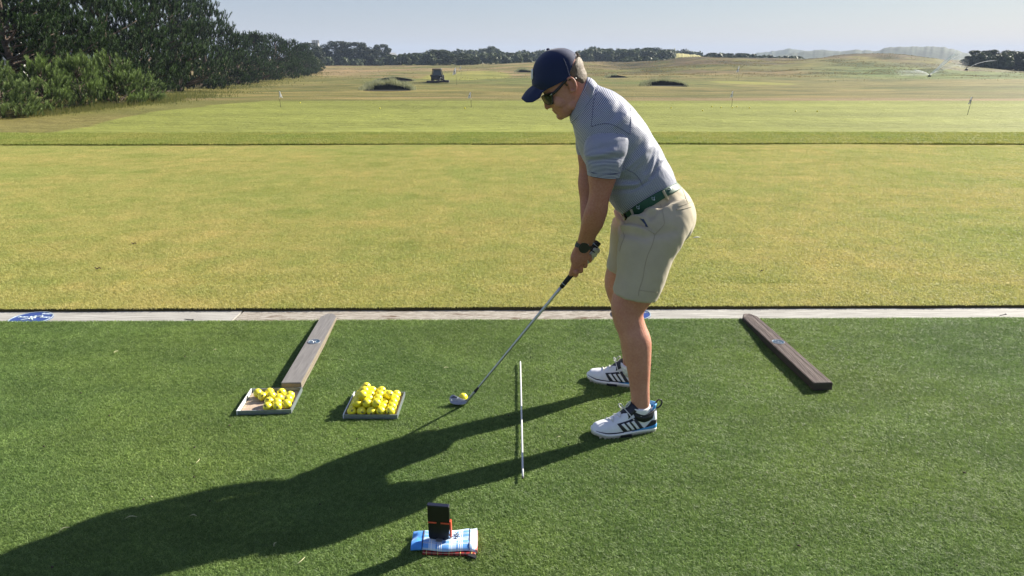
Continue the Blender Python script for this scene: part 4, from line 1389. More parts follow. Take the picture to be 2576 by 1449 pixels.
crumb = []
for k in range(60):
    px, py = rr_.uniform(60, 2540), rr_.uniform(840, 1430)
    g = G(px, py, .012); s_ = rr_.uniform(.0015, .0042)
    crumb.append(ball((g[0], g[1], .0115), (s_ * rr_.uniform(.8, 1.8), s_, s_ * .8), 6, 4, rz_m(rr_.uniform(0, 3))))
o = add('dark_crumbs', join(*crumb), m_soil); tag(o, 'dark crumbs of soil and rubber scattered on the artificial turf', 'crumbs', kind='stuff')

# ------------------------------------------------------------------ flags
m_flag = leaf_mat('flag_cloth', (0.72, 0.72, 0.72), (0.80, 0.80, 0.80), trans=0.4, rough=0.7)
m_pole = simple('dark_pole', (0.05, 0.045, 0.035), 0.5)
m_stripe = simple('pale_pole', (0.55, 0.5, 0.36), 0.5)
def flag(px, base, top, label, group, lean=0.0, wind=-1, pole_r=.006, dist=None, mark=True):
    g = T(px, base) if base < 240 else G(px, base, .04)
    if base >= 240: g[2] = .04
    h = P(px, top, g[1])[2] - g[2]
    t = thing('practice_flag' if base >= 240 else 'pin_flag', label, 'flag', g, 0, group)
    add('pole', tube([(0, 0, -.02), (lean * .5, 0, h * .5), (lean, 0, h)], pole_r, 8, 8), m_pole, t, local=True)
    add('pole_band', tube([(lean * .5, 0, h * .5), (lean * .66, 0, h * .64)], pole_r * 1.15, 8), m_stripe, t, local=True)
    fw, fh = h * .20, h * .36
    A = np.zeros((9, 9, 3))
    for i in range(9):
        for j_ in range(9):
            u, v = i / 8, j_ / 8
            A[i, j_] = (lean + wind * (fw * u * (.65 + .35 * v) + .02 * h * math.sin(5 * u + 2 * v)), .05 * h * math.sin(4 * u + v * 2) * u, h - fh * v * (1 - .12 * u) - .10 * h * u)
    o = add('flag_cloth', sheet(A, .003), m_flag, t, local=True, attrs={'tint': np.zeros(162) + .5})
    if mark:
        add('flag_emblem', rot(ball((0, 0, 0), (fw * .22, .006, fh * .16), 10, 6), np.eye(3), (lean + wind * fw * .55, -.03 * h * .5, h - fh * .62)), m_navy_thread, t, local=True)
    return t
G1 = 'small white practice flags on the putting green'; G2 = 'tall white pin flags out on the course'
flag(706, 269.5, 229, 'practice flag with pure white cloth on the left of the putting green', G1, -.012, 1, mark=False)
flag(1185.5, 270, 232, 'practice flag in the middle of the putting green below the far pins', G1, -.008, -1)
flag(1840.5, 268, 229.5, 'practice flag right of the golfer with balls round its foot', G1, .012, -1)
flag(2433.5, 289, 243, 'practice flag at the far right of the putting green, pole leaning right', G1, .055, -1)
flag(1149, 214, 170, 'pin flag just right of the mower', G2, -.05, -1, .012)
flag(1160, 188, 165.5, 'smaller pin flag farther off behind the one near the mower', G2, 0, -1, .014)
flag(1857, 203, 167, 'pin flag on the small green on the right', G2, 0, -1, .013)
flag(1214, 167, 156, 'tiny pin flag on the slope far beyond the mower', G2, 0, 1, .03)
flag(1371, 171, 157, 'tiny distant pin flag hidden close by the cap peak', G2, 0, 1, .02) if False else None

# ------------------------------------------------------------------ bunkers
m_bface_shaded_floor = simple('bunker_turf_face_shaded_floor', (0.016, 0.017, 0.011), 0.95, 0.4, 1.2, 0.8, 4)
m_reed = leaf_mat('marram_blades', (0.22, 0.25, 0.13), (0.58, 0.58, 0.36), trans=0.5, rough=0.6)
m_sand = simple('bunker_sand', (0.42, 0.34, 0.22), 0.9, 0.1, 3)
def bunker(pxl, pxr, base, topl, topm, topr, label, reeds, seed, reed_h=.35, reedspan=(0, 1)):
    r = np.random.default_rng(seed)
    c = T((pxl + pxr) / 2, base); D = c[1]
    w = (pxr - pxl) / 2 / FPX * D; dep = w * .8
    t = thing('bunker', label, 'bunker', c, 0, 'dark faced bunkers on the course')
    n = 44
    ss_ = np.linspace(0, 1, n)
    hs = np.interp(ss_, [0, .18, .5, .82, 1], [0.0, (base - topl) * .80, base - topm, (base - topr) * .72, 0.0]) * (np.sin(ss_ * math.pi) ** .25) / FPX * D
    hs = hs * (1 + .12 * (fbm(np.linspace(0, 9, n), np.zeros(n) + seed, 3) - .5))
    ang = np.linspace(math.pi, 0, n)
    xw = w * np.cos(ang); yw = dep * np.sin(ang) ** .8 * .6
    V = []
    rowsN = 6
    for k in range(rowsN):
        f = k / (rowsN - 1)
        for i in range(n):
            V.append((xw[i] * (1 + .02 * f), yw[i] + .12 * f + .05 * (float(fbm(i * .6, k * 1.3 + seed, 2)) - .5), -.05 + (hs[i] + .05) * f))
    add('face', (np.array(V), grid_faces(rowsN, n)), m_bface_shaded_floor, t, local=True)
    V = []
    for k in range(8):
        f = k / 7
        for i in range(n):
            gx, gy = xw[i] * (1.02 + .10 * f), yw[i] + .12 + dep * 1.6 * f
            V.append((gx, gy, hs[i] * math.cos(f * math.pi / 2) ** 1.2 - .10 * f - .002))
    V = np.array(V)
    add('bank', (V, grid_faces(8, n)), m_bank, t, local=True, attrs={'base': np.tile(P_OLIVE * .95, (len(V), 1))})
    a = np.linspace(0, 2 * math.pi, 30, endpoint=False)
    add('floor', (np.stack([w * .97 * np.cos(a), np.where(np.sin(a) > 0, .55, .5) * dep * np.sin(a) - .02, np.where(np.sin(a) < 0, .10 * 0, 0) + .03 + 0 * a], 1), [tuple(range(30))]), m_bface_shaded_floor, t, local=True)  # sand floor: the wall's shade is put into its dark colour
    if reeds:
        Vs, Ts = [], []
        for k in range(reeds):
            s = r.uniform(*reedspan); i = s * (n - 1); i0 = int(i); f = i - i0; i1 = min(i0 + 1, n - 1)
            x = (xw[i0] * (1 - f) + xw[i1] * f) * r.uniform(.98, 1.12) + r.normal(0, .06); y = yw[i0] * (1 - f) + yw[i1] * f + r.uniform(-.05, .7)
            hz = hs[i0] * (1 - f) + hs[i1] * f; low = s < .30 and r.random() < .7
            y = y + (-.15 if low else .15); z = hz * (r.uniform(.0, .9) if low else r.uniform(.80, 1.0))
            clump = .55 + 1.2 * float(fbm(s * 11 + seed, y * 1.5, 2)); L = reed_h * r.uniform(.45, 1.15) * clump * (.45 + .55 * math.sin(min(1, max(0, s)) * math.pi) ** .6); a_ = r.uniform(-.75, .35)
            b = np.array([x, y - .02, z - .05]); tip = b + np.array([a_ * L, r.normal(0, .2) * L, L]); md = b + (tip - b) * .5 + np.array([-.12 * a_ * L, 0, .08 * L])
            wd_ = np.array([.013, .004, 0]) * D / 60
            Vs.append(np.array([b - wd_, b + wd_, md + wd_ * .8, md - wd_ * .8, tip])); Ts.append(np.full(5, r.uniform(0, 1)))
        k = np.arange(reeds) * 5
        F = np.concatenate([np.stack([k, k + 1, k + 2], 1), np.stack([k, k + 2, k + 3], 1), np.stack([k + 3, k + 2, k + 4], 1)])
        o = add('marram_fringe', (np.concatenate(Vs), F), m_reed, t, False, local=True, attrs={'tint': np.concatenate(Ts)}); o['kind'] = 'stuff'
    return t
m_bank = ground_mat('bank_grass', 3, .5)
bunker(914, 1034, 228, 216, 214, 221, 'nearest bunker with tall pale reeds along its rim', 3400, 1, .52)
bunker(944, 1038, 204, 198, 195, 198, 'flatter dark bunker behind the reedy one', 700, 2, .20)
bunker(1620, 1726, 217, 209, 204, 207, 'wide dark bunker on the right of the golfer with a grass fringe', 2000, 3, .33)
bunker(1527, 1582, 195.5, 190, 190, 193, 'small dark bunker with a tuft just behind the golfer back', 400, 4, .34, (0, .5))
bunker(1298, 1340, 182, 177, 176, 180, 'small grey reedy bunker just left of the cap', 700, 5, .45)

# ------------------------------------------------------------------ mower
q = T(1101, 208)
D = q[1]; S = D / FPX
mw = thing('mower_tractor', 'dark cabbed tractor mower with a wide mower deck far out on the grass', 'mower', q)
m_mdark = simple('mower_dark_green', (0.006, 0.009, 0.010), 0.4, 0.1, 2)
m_mglass = simple('mower_glass', (0.03, 0.045, 0.05), 0.08, 0.05, 2, spec=0.8)
m_mdeck = simple('mower_deck_grey', (0.022, 0.018, 0.018), 0.6, 0.2, 3)
def frus(x0, x1, X0, X1, y0, y1, z0, z1):
    V = np.array([(x0, y0, z0), (x1, y0, z0), (x1, y1, z0), (x0, y1, z0), (X0, y0 + .08, z1), (X1, y0 + .08, z1), (X1, y1 - .08, z1), (X0, y1 - .08, z1)])
    return V, [(3, 2, 1, 0), (4, 5, 6, 7), (0, 1, 5, 4), (1, 2, 6, 5), (2, 3, 7, 6), (3, 0, 4, 7)]
def mx(p): return (p - 1101) * S
zt, zm, zb_ = 30.5 * S, 17 * S, 7 * S
add('body', frus(mx(1087), mx(1114), mx(1088), mx(1113), -.3, 2.4, .35, zm), m_mdark, mw, False, local=True)
for x0, x1, X0, X1 in ((1087, 1088.6, 1089, 1090.4), (1110.5, 1112, 1108, 1109.4)):
    for y0 in (-.1, 1.3): add('cab_pillar', frus(mx(x0), mx(x1), mx(X0), mx(X1), y0, y0 + .25, zm, zt), m_mdark, mw, False, local=True)
add('cab_roof', frus(mx(1088.5), mx(1110), mx(1089.5), mx(1109), -.25, 1.7, zt, zt + .12), m_mdark, mw, False, local=True)
add('cab_window', frus(mx(1089.2), mx(1110), mx(1091), mx(1107.8), 0, .04 + .2, zm + .02, zt - .02), m_mglass, mw, False, local=True)
add('seat_back', frus(mx(1094), mx(1104), mx(1095), mx(1103), .5, .75, zm - .1, zm + .55), m_black, mw, False, local=True)
add('mirror', box(mx(1083.5), mx(1085.5), 0, .1, 14 * S, 18.5 * S), m_mdark, mw, False, local=True)
add('mirror_arm', tube([(mx(1085), .05, 16 * S), (mx(1088), .1, 16.5 * S)], .03, 6), m_mdark, mw, local=True)
for x in (1087.5, 1112.5):
    V, F = ring_prism(.25, 9 * S, -.16, .16, 20)
    wh = add('wheel', rot((V, F), np.array([[0, 0, 1], [0, 1, 0], [-1, 0, 0]]), (mx(x), .8, 9 * S)), m_black, mw, False, local=True)
    add('hub', rot(prism(disc_poly(.26, 16), -.1, .1), np.array([[0, 0, 1], [0, 1, 0], [-1, 0, 0]]), (0, 0, 0)), m_mdeck, wh, False, local=True)
    bpy.data.objects[-1] if False else None
for a, b, z in ((1077, 1098, 5.2), (1098.4, 1116, 5.6), (1116.4, 1131, 6.4)):
    add('deck_section', frus(mx(a), mx(b), mx(a + .8), mx(b - .8), -1.7, -.7, .08, z * S), m_mdeck, mw, False, local=True)
add('lift_arm', tube([(mx(1095), -.4, 10 * S), (mx(1102), -1.0, 7 * S), (mx(1108), -1.2, 6 * S)], .06, 6), m_mdeck, mw, local=True)
add('lift_arm', tube([(mx(1108), -.4, 12 * S), (mx(1112), -.9, 9 * S), (mx(1122), -1.2, 6 * S)], .06, 6), m_mdeck, mw, local=True)
add('hydraulic_ram', tube([(mx(1107.5), -.45, 8 * S), (mx(1110), -.45, 12.5 * S)], .05, 6), m_white, mw, local=True)
for ch in mw.children:
    if ch.name.startswith('wheel'):
        V = np.empty(len(ch.data.vertices) * 3, np.float32); ch.data.vertices.foreach_get('co', V); cc = V.reshape(-1, 3).mean(0)
        for h in ch.children: h.location = [float(c) for c in cc]

# ------------------------------------------------------------------ sprinklers with their jets
def spray_mat(name, dens):
    m, nt, b, out = nodes_of(name)
    nt.nodes.remove(b)
    tr = nt.nodes.new('ShaderNodeBsdfTransparent'); df = nt.nodes.new('ShaderNodeBsdfTranslucent'); d2 = nt.nodes.new('ShaderNodeBsdfDiffuse')
    df.inputs[0].default_value = (0.9, 0.92, 0.92, 1); d2.inputs[0].default_value = (0.9, 0.92, 0.92, 1)
    ad = nt.nodes.new('ShaderNodeMixShader'); ad.inputs[0].default_value = .4
    nt.links.new(df.outputs[0], ad.inputs[1]); nt.links.new(d2.outputs[0], ad.inputs[2])
    n = noise_node(nt, 3, 4, vec=mapped(nt))
    fa = nt.nodes.new('ShaderNodeAttribute'); fa.attribute_name = 'fade'
    f = math_n(nt, 'MULTIPLY', math_n(nt, 'MULTIPLY', n.outputs['Fac'], dens), fa.outputs['Fac'])
    mx_ = nt.nodes.new('ShaderNodeMixShader'); nt.links.new(f, mx_.inputs[0]); nt.links.new(tr.outputs[0], mx_.inputs[1]); nt.links.new(ad.outputs[0], mx_.inputs[2])
    nt.links.new(mx_.outputs[0], out.inputs[0])
    return m
m_jet, m_mist = spray_mat('water_jet', 0.95), spray_mat('water_mist', 0.30)
def sprinkler(px, py, label, jets):
    q = T(px, py); D = q[1]; S = D / FPX
    t = thing('sprinkler', label, 'sprinkler', q, 0, 'lawn sprinklers spraying the rough')
    add('base', prism(disc_poly(3.4 * S, 14), 0, 3.2 * S, .4 * S), m_black, t, False, local=True)
    add('nozzle', tube([(0, 0, 3 * S), (0, 0, 5.5 * S), (1.6 * S, 0, 7 * S)], .7 * S, 8), m_black, t, local=True)
    for pts, r0, r1, mt, nm in jets:
        L = [((a - px) * S, dy, (py - b) * S) for a, b, dy in pts]
        vf = tube(L, np.linspace(r0 * S, r1 * S, len(L)), 10, 24)
        add(nm, vf, mt, t, local=True, attrs={'fade': np.repeat(np.clip(2.4 * (1 - np.linspace(0, 1, 24)) ** .7, 0, 1), 10)})
    return t
sprinkler(2338, 193, 'sprinkler throwing a long white water jet up to the right', [
    ([(2340, 187, 0), (2362, 175, 1), (2395, 156, 3), (2418, 144, 4), (2434, 139, 5)], 2.0, 7.0, m_jet, 'water_jet'),
    ([(2336, 188, 0), (2318, 183, -1), (2295, 179, -2), (2276, 178, -3)], .8, 2.2, m_jet, 'water_jet'),
    ([(2330, 189, -.2), (2305, 186, -1), (2275, 184, -2), (2235, 184, -3)], 2, 8, m_mist, 'water_mist'),
    ([(2350, 182, 0), (2395, 168, 2), (2425, 160, 3), (2450, 162, 4)], 2, 12, m_mist, 'water_mist')])
sprinkler(2431, 177, 'smaller sprinkler farther off with a thin arching jet before the dark bushes', [
    ([(2433, 173, 0), (2455, 164, 1), (2485, 157, 2), (2520, 154, 3)], .35, .9, m_jet, 'water_jet')])

# ------------------------------------------------------------------ buildings glimpsed in the trees
m_wallw = simple('white_render', (0.72, 0.72, 0.70), 0.8, 0.05, .5)
m_slate = simple('slate_roof', (0.10, 0.105, 0.12), 0.7, 0.15, 1)
m_stone = simple('grey_stone', (0.20, 0.20, 0.20), 0.9, 0.2, .4)
m_tile = simple('clay_tiles', (0.26, 0.16, 0.12), 0.8, 0.2, 2)
m_pane = simple('window_glass', (0.04, 0.05, 0.06), 0.1, spec=0.8)
def house(px, base, top, hw, dist, label, yaw, roofm, depth=9.0, wall=None):
    d = ray(px, base); x = dist * d[0] / d[1]; z0 = CAM_H + dist * d[2] / d[1]
    h = P(px, top, dist)[2] - z0; w = hw / FPX * dist
    t = thing('cottage', label, 'house', (x, dist, z0), yaw)
    eave = h * .55
    V = np.array([(-w, 0, -3), (w, 0, -3), (w, depth, -3), (-w, depth, -3), (-w, 0, eave), (w, 0, eave), (w, depth, eave), (-w, depth, eave), (0, 0, h), (0, depth, h)])
    add('wall', (V, [(0, 1, 5, 8, 4), (2, 3, 7, 9, 6), (1, 2, 6, 5), (3, 0, 4, 7)]), wall or m_wallw, t, False, local=True)
    e = .25
    for s in (-1, 1):
        A = np.array([[(s * (w + e), -e, eave - e * .8), (s * (w + e), depth + e, eave - e * .8)], [(0, -e, h + .06), (0, depth + e, h + .06)]])
        add('roof', sheet(A, .16), roofm, t, False, local=True)
    add('chimney', box(-.4, .4, depth * .3, depth * .3 + .8, h - .5, h + 1.2), wall or m_wallw, t, False, local=True)
    for sx in (-.45, .45):
        f = add('window', box(sx * w - .45, sx * w + .45, -.06, -.002, eave * .35, eave * .85), m_white, t, False, local=True)
        add('pane', box(sx * w - .36, sx * w + .36, -.075, -.062, eave * .35 + .08, eave * .85 - .08), m_pane, f, False, local=True)
    return t
house(789, 150, 131, 9, 270, 'white gabled cottage half hidden in the trees below the tower', .25, m_slate)
house(970, 146, 133, 9, 345, 'white house end peeping out left of the hedge beside the lone tree', -.3, m_slate)
house(-30, 130, 28, 62, 62, 'house roof of brown tiles at the left edge behind the pines', .5, m_tile, 8)
d = ray(797, 150); Dt = 600.0; x = Dt * d[0] / d[1]; zt0 = -6.0; ht = P(797, 103, Dt)[2] - zt0
tw = thing('church_tower', 'square grey tower with a battlemented top above the trees', 'tower', (x, Dt, zt0))
wt = 7.0 / FPX * Dt
add('tower_shaft', box(-wt, wt, -wt, wt, 0, ht - 1.6), m_stone, tw, False, local=True)
for k, (a, b) in enumerate(((-1, -.62), (-.2, .2), (.62, 1))):
    for yy_ in (-wt - .002, wt - .7):
        add('battlement', box(a * wt, b * wt, yy_, yy_ + .7, ht - 1.598, ht + .6), m_stone, tw, False, local=True)
add('louvre_opening', box(-.25 * wt, .25 * wt, -wt - .05, -wt - .003, ht - 6, ht - 3), m_pane, tw, False, local=True)
# ------------------------------------------------------------------ the golfer
YC = 3.14
man = thing('person', 'man in navy cap, striped polo and beige shorts bent over a ball with an iron', 'person', (0.52, YC, 0.0))

def skin_mat():
    m, nt, b, out = nodes_of('skin')
    v = mapped(nt)
    n = noise_node(nt, 9, 4, 0.6, vec=v); n2 = noise_node(nt, 120, 3, 0.6, vec=v)
    at = nt.nodes.new('ShaderNodeAttribute'); at.attribute_name = 'ruddy'
    c = ramp(nt, n.outputs['Fac'], [(0.3, (0.45, 0.195, 0.130)), (0.7, (0.54, 0.265, 0.190))])
    c = mixc(nt, at.outputs['Fac'], c, (0.30, 0.105, 0.070))
    n3 = noise_node(nt, 20, 5, 0.7, vec=v)
    c = mixc(nt, ramp(nt, n3.outputs['Fac'], [(0.42, (0, 0, 0)), (0.75, (.5, .5, .5))]), c, (0.40, 0.15, 0.10))
    c = mixc(nt, 0.22, c, mixc(nt, ramp(nt, n2.outputs['Fac'], [(.3, (0, 0, 0)), (.7, (1, 1, 1))]), (0.30, 0.12, 0.075), (0.60, 0.36, 0.27)))
    nt.links.new(c, b.inputs['Base Color'])
    setp(b, rough=0.5, spec=0.35, sss=0.12)
    b.inputs['Subsurface Radius'].default_value = (0.012, 0.004, 0.002)
    b.inputs['Subsurface Scale'].default_value = 0.5
    bump(nt, b, n2.outputs['Fac'], 0.3, 0.003)
    return m
m_skin = skin_mat()

def sec(zf, a, b, Y, hw, p=2.2):
    return (P(*zf(*a), Y), P(*zf(*b), Y), hw, p)
ZX = lambda x, y: (x, y)

# --- head
head_rows = [
    ((655, 1068), (720, 1062), .018), ((622, 1045), (790, 1015), .036), ((598, 1005), (860, 900), .050), ((562, 972), (905, 790), .056), ((508, 915), (960, 660), .062),
    ((462, 850), (1005, 545), .068), ((432, 790), (1003, 440), .072), ((405, 730), (970, 355), .075), ((362, 640), (945, 265), .077), ((330, 490), (885, 180), .073), ((370, 330), (800, 140), .058), ((450, 210), (680, 120), .034), ((540, 150), (600, 130), .008)]
head = sections([sec(ZH, a, b, YC, w, 2.3) for a, b, w in head_rows], 60, 40)
def hp(x, y, dy=0.0): return P(*ZH(x, y), YC + dy)
nose = tube([hp(418, 792), hp(438, 850), hp(458, 903), hp(480, 915)], [.006, .0095, .0135, .008], 12, 16)
wing = [ball(hp(478, 905, s * .011), (.009, .007, .008), 10, 8) for s in (-1, 1)]
lip1 = ball(hp(556, 958), (.011, .020, .006), 14, 8, rz_m(0)); lip2 = ball(hp(583, 985), (.011, .019, .007), 14, 8)
chin = ball(hp(645, 1035), (.019, .022, .017), 14, 10)
cheek = [ball(hp(620, 830, s * .052), (.030, .016, .026), 14, 10) for s in (-1, 1)]
jaw = [ball(hp(800, 880, s * .047), (.026, .014, .022), 12, 8) for s in (-1, 1)]
ears = []
for s in (-1, 1):
    c = hp(800, 590, s * .077)
    loop = []
    for k in range(15):
        a = math.radians(-120 + 300 * k / 14)
        ex, ey = 62 * math.cos(a), 96 * math.sin(a)
        loop.append(hp(800 + ex * .96 - ey * .18, 590 - ey + ex * .1, s * (.080 + .007 * (math.cos(a) * .5 + .5))))
    ears.append(tube(loop, .0055, 8, 30))
    ears.append(ball(hp(800, 600, s * .078), (.014, .006, .022), 12, 8))
    ears.append(ball(hp(800, 682, s * .080), (.009, .006, .009), 10, 8))
neck = sections([sec(ZH, a, b, YC, w, 2.1) for a, b, w in [((700, 900), (960, 430), .056), ((775, 985), (1012, 480), .060), ((840, 1040), (1060, 560), .066), ((860, 1150), (1180, 660), .085)]], 18, 32)
# --- trunk under the shirt
trunk = sections([sec(Z1, a, b, YC, w, 2.4) for a, b, w in [((545, 600), (680, 360), .07), ((580, 700), (830, 440), .14), ((620, 830), (960, 570), .17), ((690, 990), (1080, 750), .16), ((820, 1150), (1150, 960), .150), ((880, 1230), (1200, 1060), .145)]], 30, 32)
# --- arms
armL = sections([sec(Z1, (610, 860), (825, 870), 2.965, .054), sec(Z1, (607, 980), (812, 985), 2.962, .054), sec(Z1, (617, 1075), (778, 1085), 2.962, .050), sec(Z1, (610, 1150), (755, 1165), 2.964, .047),
                 sec(Z1, (578, 1250), (745, 1240), 2.975, .046), sec(Z1, (558, 1325), (715, 1335), 3.0, .041), sec(ZD, (770, 60), (1225, 50), 3.02, .036), sec(ZD, (738, 200), (1120, 225), 3.05, .030),
                 sec(ZD, (705, 330), (1050, 370), 3.07, .026), sec(ZD, (620, 480), (1000, 530), 3.085, .023), sec(ZD, (555, 660), (975, 680), 3.092, .022), sec(ZD, (575, 790), (890, 780), 3.098, .019), sec(ZD, (605, 880), (785, 865), 3.104, .015), sec(ZD, (640, 960), (720, 930), 3.110, .010)], 80, 28)
armR = sections([sec(Z1, (548, 700), (700, 700), 3.30, .05), sec(Z1, (533, 830), (700, 830), 3.308, .052), sec(Z1, (543, 930), (700, 930), 3.306, .052), sec(Z1, (535, 1040), (690, 1040), 3.295, .048), sec(Z1, (548, 1150), (680, 1150), 3.285, .046),
                 sec(Z1, (556, 1300), (680, 1310), 3.24, .040), sec(ZD, (860, 100), (1130, 120), 3.20, .032), sec(ZD, (930, 260), (1130, 290), 3.178, .027)], 44, 24)
# --- left hand closed round the grip, five fingers
g_dir = np.array([-.639, .769]); g_nor = np.array([.769, .639])
def gp(s, off, Y):
    return P(*ZD(1195 + g_dir[0] * s + g_nor[0] * off, 310 + g_dir[1] * s + g_nor[1] * off), Y)
fing = []
for s, off, r in ((455, 118, .0094), (612, 114, .0100), (768, 108, .0104), (910, 82, .0104)):
    fing.append(tube([gp(s - 90, off * .15, 3.098), gp(s - 45, off * .75, 3.103), gp(s, off, 3.128), gp(s + 8, off * .78, 3.153), gp(s + 16, off * .15, 3.168), gp(s + 20, -40, 3.163)],
                     [r * 1.05, r * 1.08, r * 1.02, r * .98, r * .92, r * .7], 12, 26))
fing.append(tube([gp(600, -150, 3.092), gp(720, -100, 3.100), gp(850, -48, 3.112), gp(950, -20, 3.120), gp(1000, -8, 3.124)], [.016, .0150, .0125, .0110, .0075], 12, 20))
# --- legs
def legrow(l, r, Y, w, dx=0.0, dz=0.0, zf=ZL):
    a, b = P(*zf(*l), Y), P(*zf(*r), Y)
    return a, b, w
rowsL = [((375, 0), (700, 20), 2.945, .078), ((362, 85), (690, 125), 2.942, .078), ((342, 150), (672, 180), 2.938, .072), ((333, 215), (640, 222), 2.932, .064), ((337, 290), (603, 288), 2.928, .060), ((360, 380), (622, 378), 2.925, .058), ((392, 460), (655, 458), 2.922, .060),
         ((412, 530), (670, 528), 2.92, .059), ((440, 640), (668, 640), 2.918, .054), ((464, 750), (662, 750), 2.915, .046), ((484, 870), (655, 870), 2.912, .038), ((497, 970), (655, 970), 2.91, .035), ((502, 1045), (655, 1045), 2.91, .033), ((512, 1085), (640, 1085), 2.91, .028)]
Lr = [(P(*ZL(*l), Y), P(*ZL(*r), Y), w, 2.1) for l, r, Y, w in rowsL]
legL = sections(Lr, 90, 32)
def far_leg(row, k):
    f, b, w, p = row
    tt = min(1.0, max(0.0, (0.62 - (f[2] + b[2]) / 2) / 0.60))
    Ynew = 3.33 + .04 * tt
    dx = 0.020 + 0.012 * tt
    f2 = np.array([f[0] + dx, Ynew, f[2] - .010]); b2 = np.array([b[0] + dx, Ynew, b[2] - .010])
    return f2, b2, w, p
legR = sections([far_leg(r, k) for k, r in enumerate(Lr)], 90, 32)
body_VF = remesh('body', join(head, nose, *wing, lip1, lip2, chin, *cheek, *jaw, *ears, neck, trunk, armL, armR, *fing, legL, legR), 0.0030, 2)
bv = body_VF[0]
face_c = hp(560, 880); hand_c = gp(700, 0, 3.1); elbow = P(*Z1(680, 1200), 2.96); knee = P(*ZL(460, 250), 2.93)
ruddy = np.zeros(len(bv))
for c, r, a in ((face_c, .10, .45), (hp(800, 590, -.08), .045, .75), (hand_c, .12, .55), (elbow, .24, .45), (knee, .10, .30), (hp(460, 900), .03, .6)):
    ruddy = np.maximum(ruddy, a * (1 - sstep(.35, 1.0, np.linalg.norm(bv - c, axis=1) / r)))
arm_zone = sstep(1.22, 1.08, bv[:, 2]) * sstep(.70, .76, bv[:, 2]) * (1 - sstep(.50, .56, bv[:, 0]))
ruddy = np.maximum(ruddy, .62 * arm_zone)
add('body', body_VF, m_skin, man, True, attrs={'ruddy': ruddy})
for s in (-1, 1):
    add('eyeball', ball(hp(462, 785, s * .032), .011, 12, 8), m_white, man)

# --- hair at the back and sides of the head
m_hair = simple('sandy_hair', (0.105, 0.074, 0.046), 0.6, 0.35, 140, 0.9, 260)
HVt = head[0].reshape(60, 40, 3)
hgr = np.random.default_rng(2)
rowsH = np.arange(20, 48)
patchH = []
for i in rowsH:
    c_ = HVt[i].mean(0)
    f_ = (i - rowsH[0]) / (len(rowsH) - 1)
    half = math.radians((20 + 62 * min(1, f_ * 2.2)) * (1 - .62 * float(sstep(.66, .92, f_))))          # narrow at the nape, wide above the ears
    row = []
    for ang in np.linspace(math.pi - half, math.pi + half, 40):
        t_ = (ang / (2 * math.pi) * 40) % 40; j0 = int(t_) % 40; f2 = t_ - int(t_)
        q_ = HVt[i][j0] * (1 - f2) + HVt[i][(j0 + 1) % 40] * f2
        edge = min(1, (half - abs(ang - math.pi)) / .22) * min(1, f_ / .14 + .02)
        d_ = q_ - c_; d_ /= np.linalg.norm(d_)
        row.append(q_ + d_ * (-.0022 + .0042 * edge + hgr.normal(0, .0006)))
    patchH.append(row)
add('hair', sheet(np.array(patchH), .003), m_hair, man)
side = [ball(hp(735, 540, s * .0745), (.012, .004, .020), 10, 8) for s in (-1, 1)]
tuft = []
hr = np.random.default_rng(8)
for k in range(130):
    x = hr.uniform(866, 915); y = 150 + (x - 868) * 1.6 + hr.uniform(-10, 60); dy = hr.uniform(-.035, .035)
    b = hp(x - 14, y, dy); tp = hp(x + hr.uniform(8, 34), y + hr.uniform(-25, 22), dy + hr.normal(0, .006))
    tuft.append(tube([b, (b + tp) / 2 + [0, 0, .003], tp], [.0018, .0014, .0004], 4))
add('hair_tuft', join(*tuft), m_hair, man)
add('sideburn', join(*side), m_hair, man)

# --- cap
def fabric(name, col, rough=0.75, var=.08, weave=900, k=.25):
    m, nt, b, out = nodes_of(name)
    v = mapped(nt); n = noise_node(nt, weave, 2, vec=v); n2 = noise_node(nt, 12, 4, vec=v)
    lo = tuple(c * (1 - var) for c in col); hi = tuple(c * (1 + var) for c in col)
    nt.links.new(ramp(nt, n2.outputs['Fac'], [(.3, lo), (.7, hi)]), b.inputs['Base Color'])
    setp(b, rough=rough, spec=0.25, sheen=0.15)
    bump(nt, b, n.outputs['Fac'], k, 0.001)
    return m
m_cap = fabric('navy_twill', (0.010, 0.018, 0.062))
cap_rows = [((345, 700), (928, 392), .0835), ((240, 600), (926, 330), .0855), ((238, 470), (905, 250), .0850), ((258, 320), (872, 165), .079), ((325, 205), (800, 108), .066), ((430, 115), (710, 72), .043), ((520, 82), (610, 66), .012)]
cap = sections([sec(ZH, a, b, YC, w, 2.15) for a, b, w in cap_rows], 48, 48)
capo = add('cap', (cap[0], cap[1]), m_cap, man)
def capc(x, y, dy): return hp(x, y, dy)
NB, MB = 15, 25
A = np.zeros((NB, MB, 3))
for i in range(NB):
    t_ = i / (NB - 1)
    for j_ in range(MB):
        s = -1 + 2 * j_ / (MB - 1); q_ = abs(s)
        root = np.array([np.interp(q_, [0, .6, .9, 1], [252, 300, 390, 440]), np.interp(q_, [0, .6, .9, 1], [600, 640, 680, 660])])
        out_ = np.array([np.interp(q_, [0, .3, .6, .85, 1], [84, 100, 150, 250, 352]), np.interp(q_, [0, .3, .6, .85, 1], [788, 808, 846, 842, 776])])
        p2 = root * (1 - t_) + out_ * t_
        dy = s * (.076 * (1 - t_) + .080 * t_ * (1 - .06 * q_))
        A[i, j_] = hp(p2[0] - 10 * math.sin(t_ * math.pi), p2[1] - 14 * math.sin(t_ * math.pi), dy)
V, F = sheet(A, .0035)
add('brim', (V, F), m_cap, capo)
add('button', ball(hp(466, 92), (.008, .008, .006), 12, 8), m_cap, capo)
for s in (-1, 1): add('eyelet', ball(hp(705, 118, s * .045), (.004, .004, .003), 10, 6), m_cap, capo)
m_patch = simple('white_patch', (0.62, 0.63, 0.64), 0.7, .05, 80)
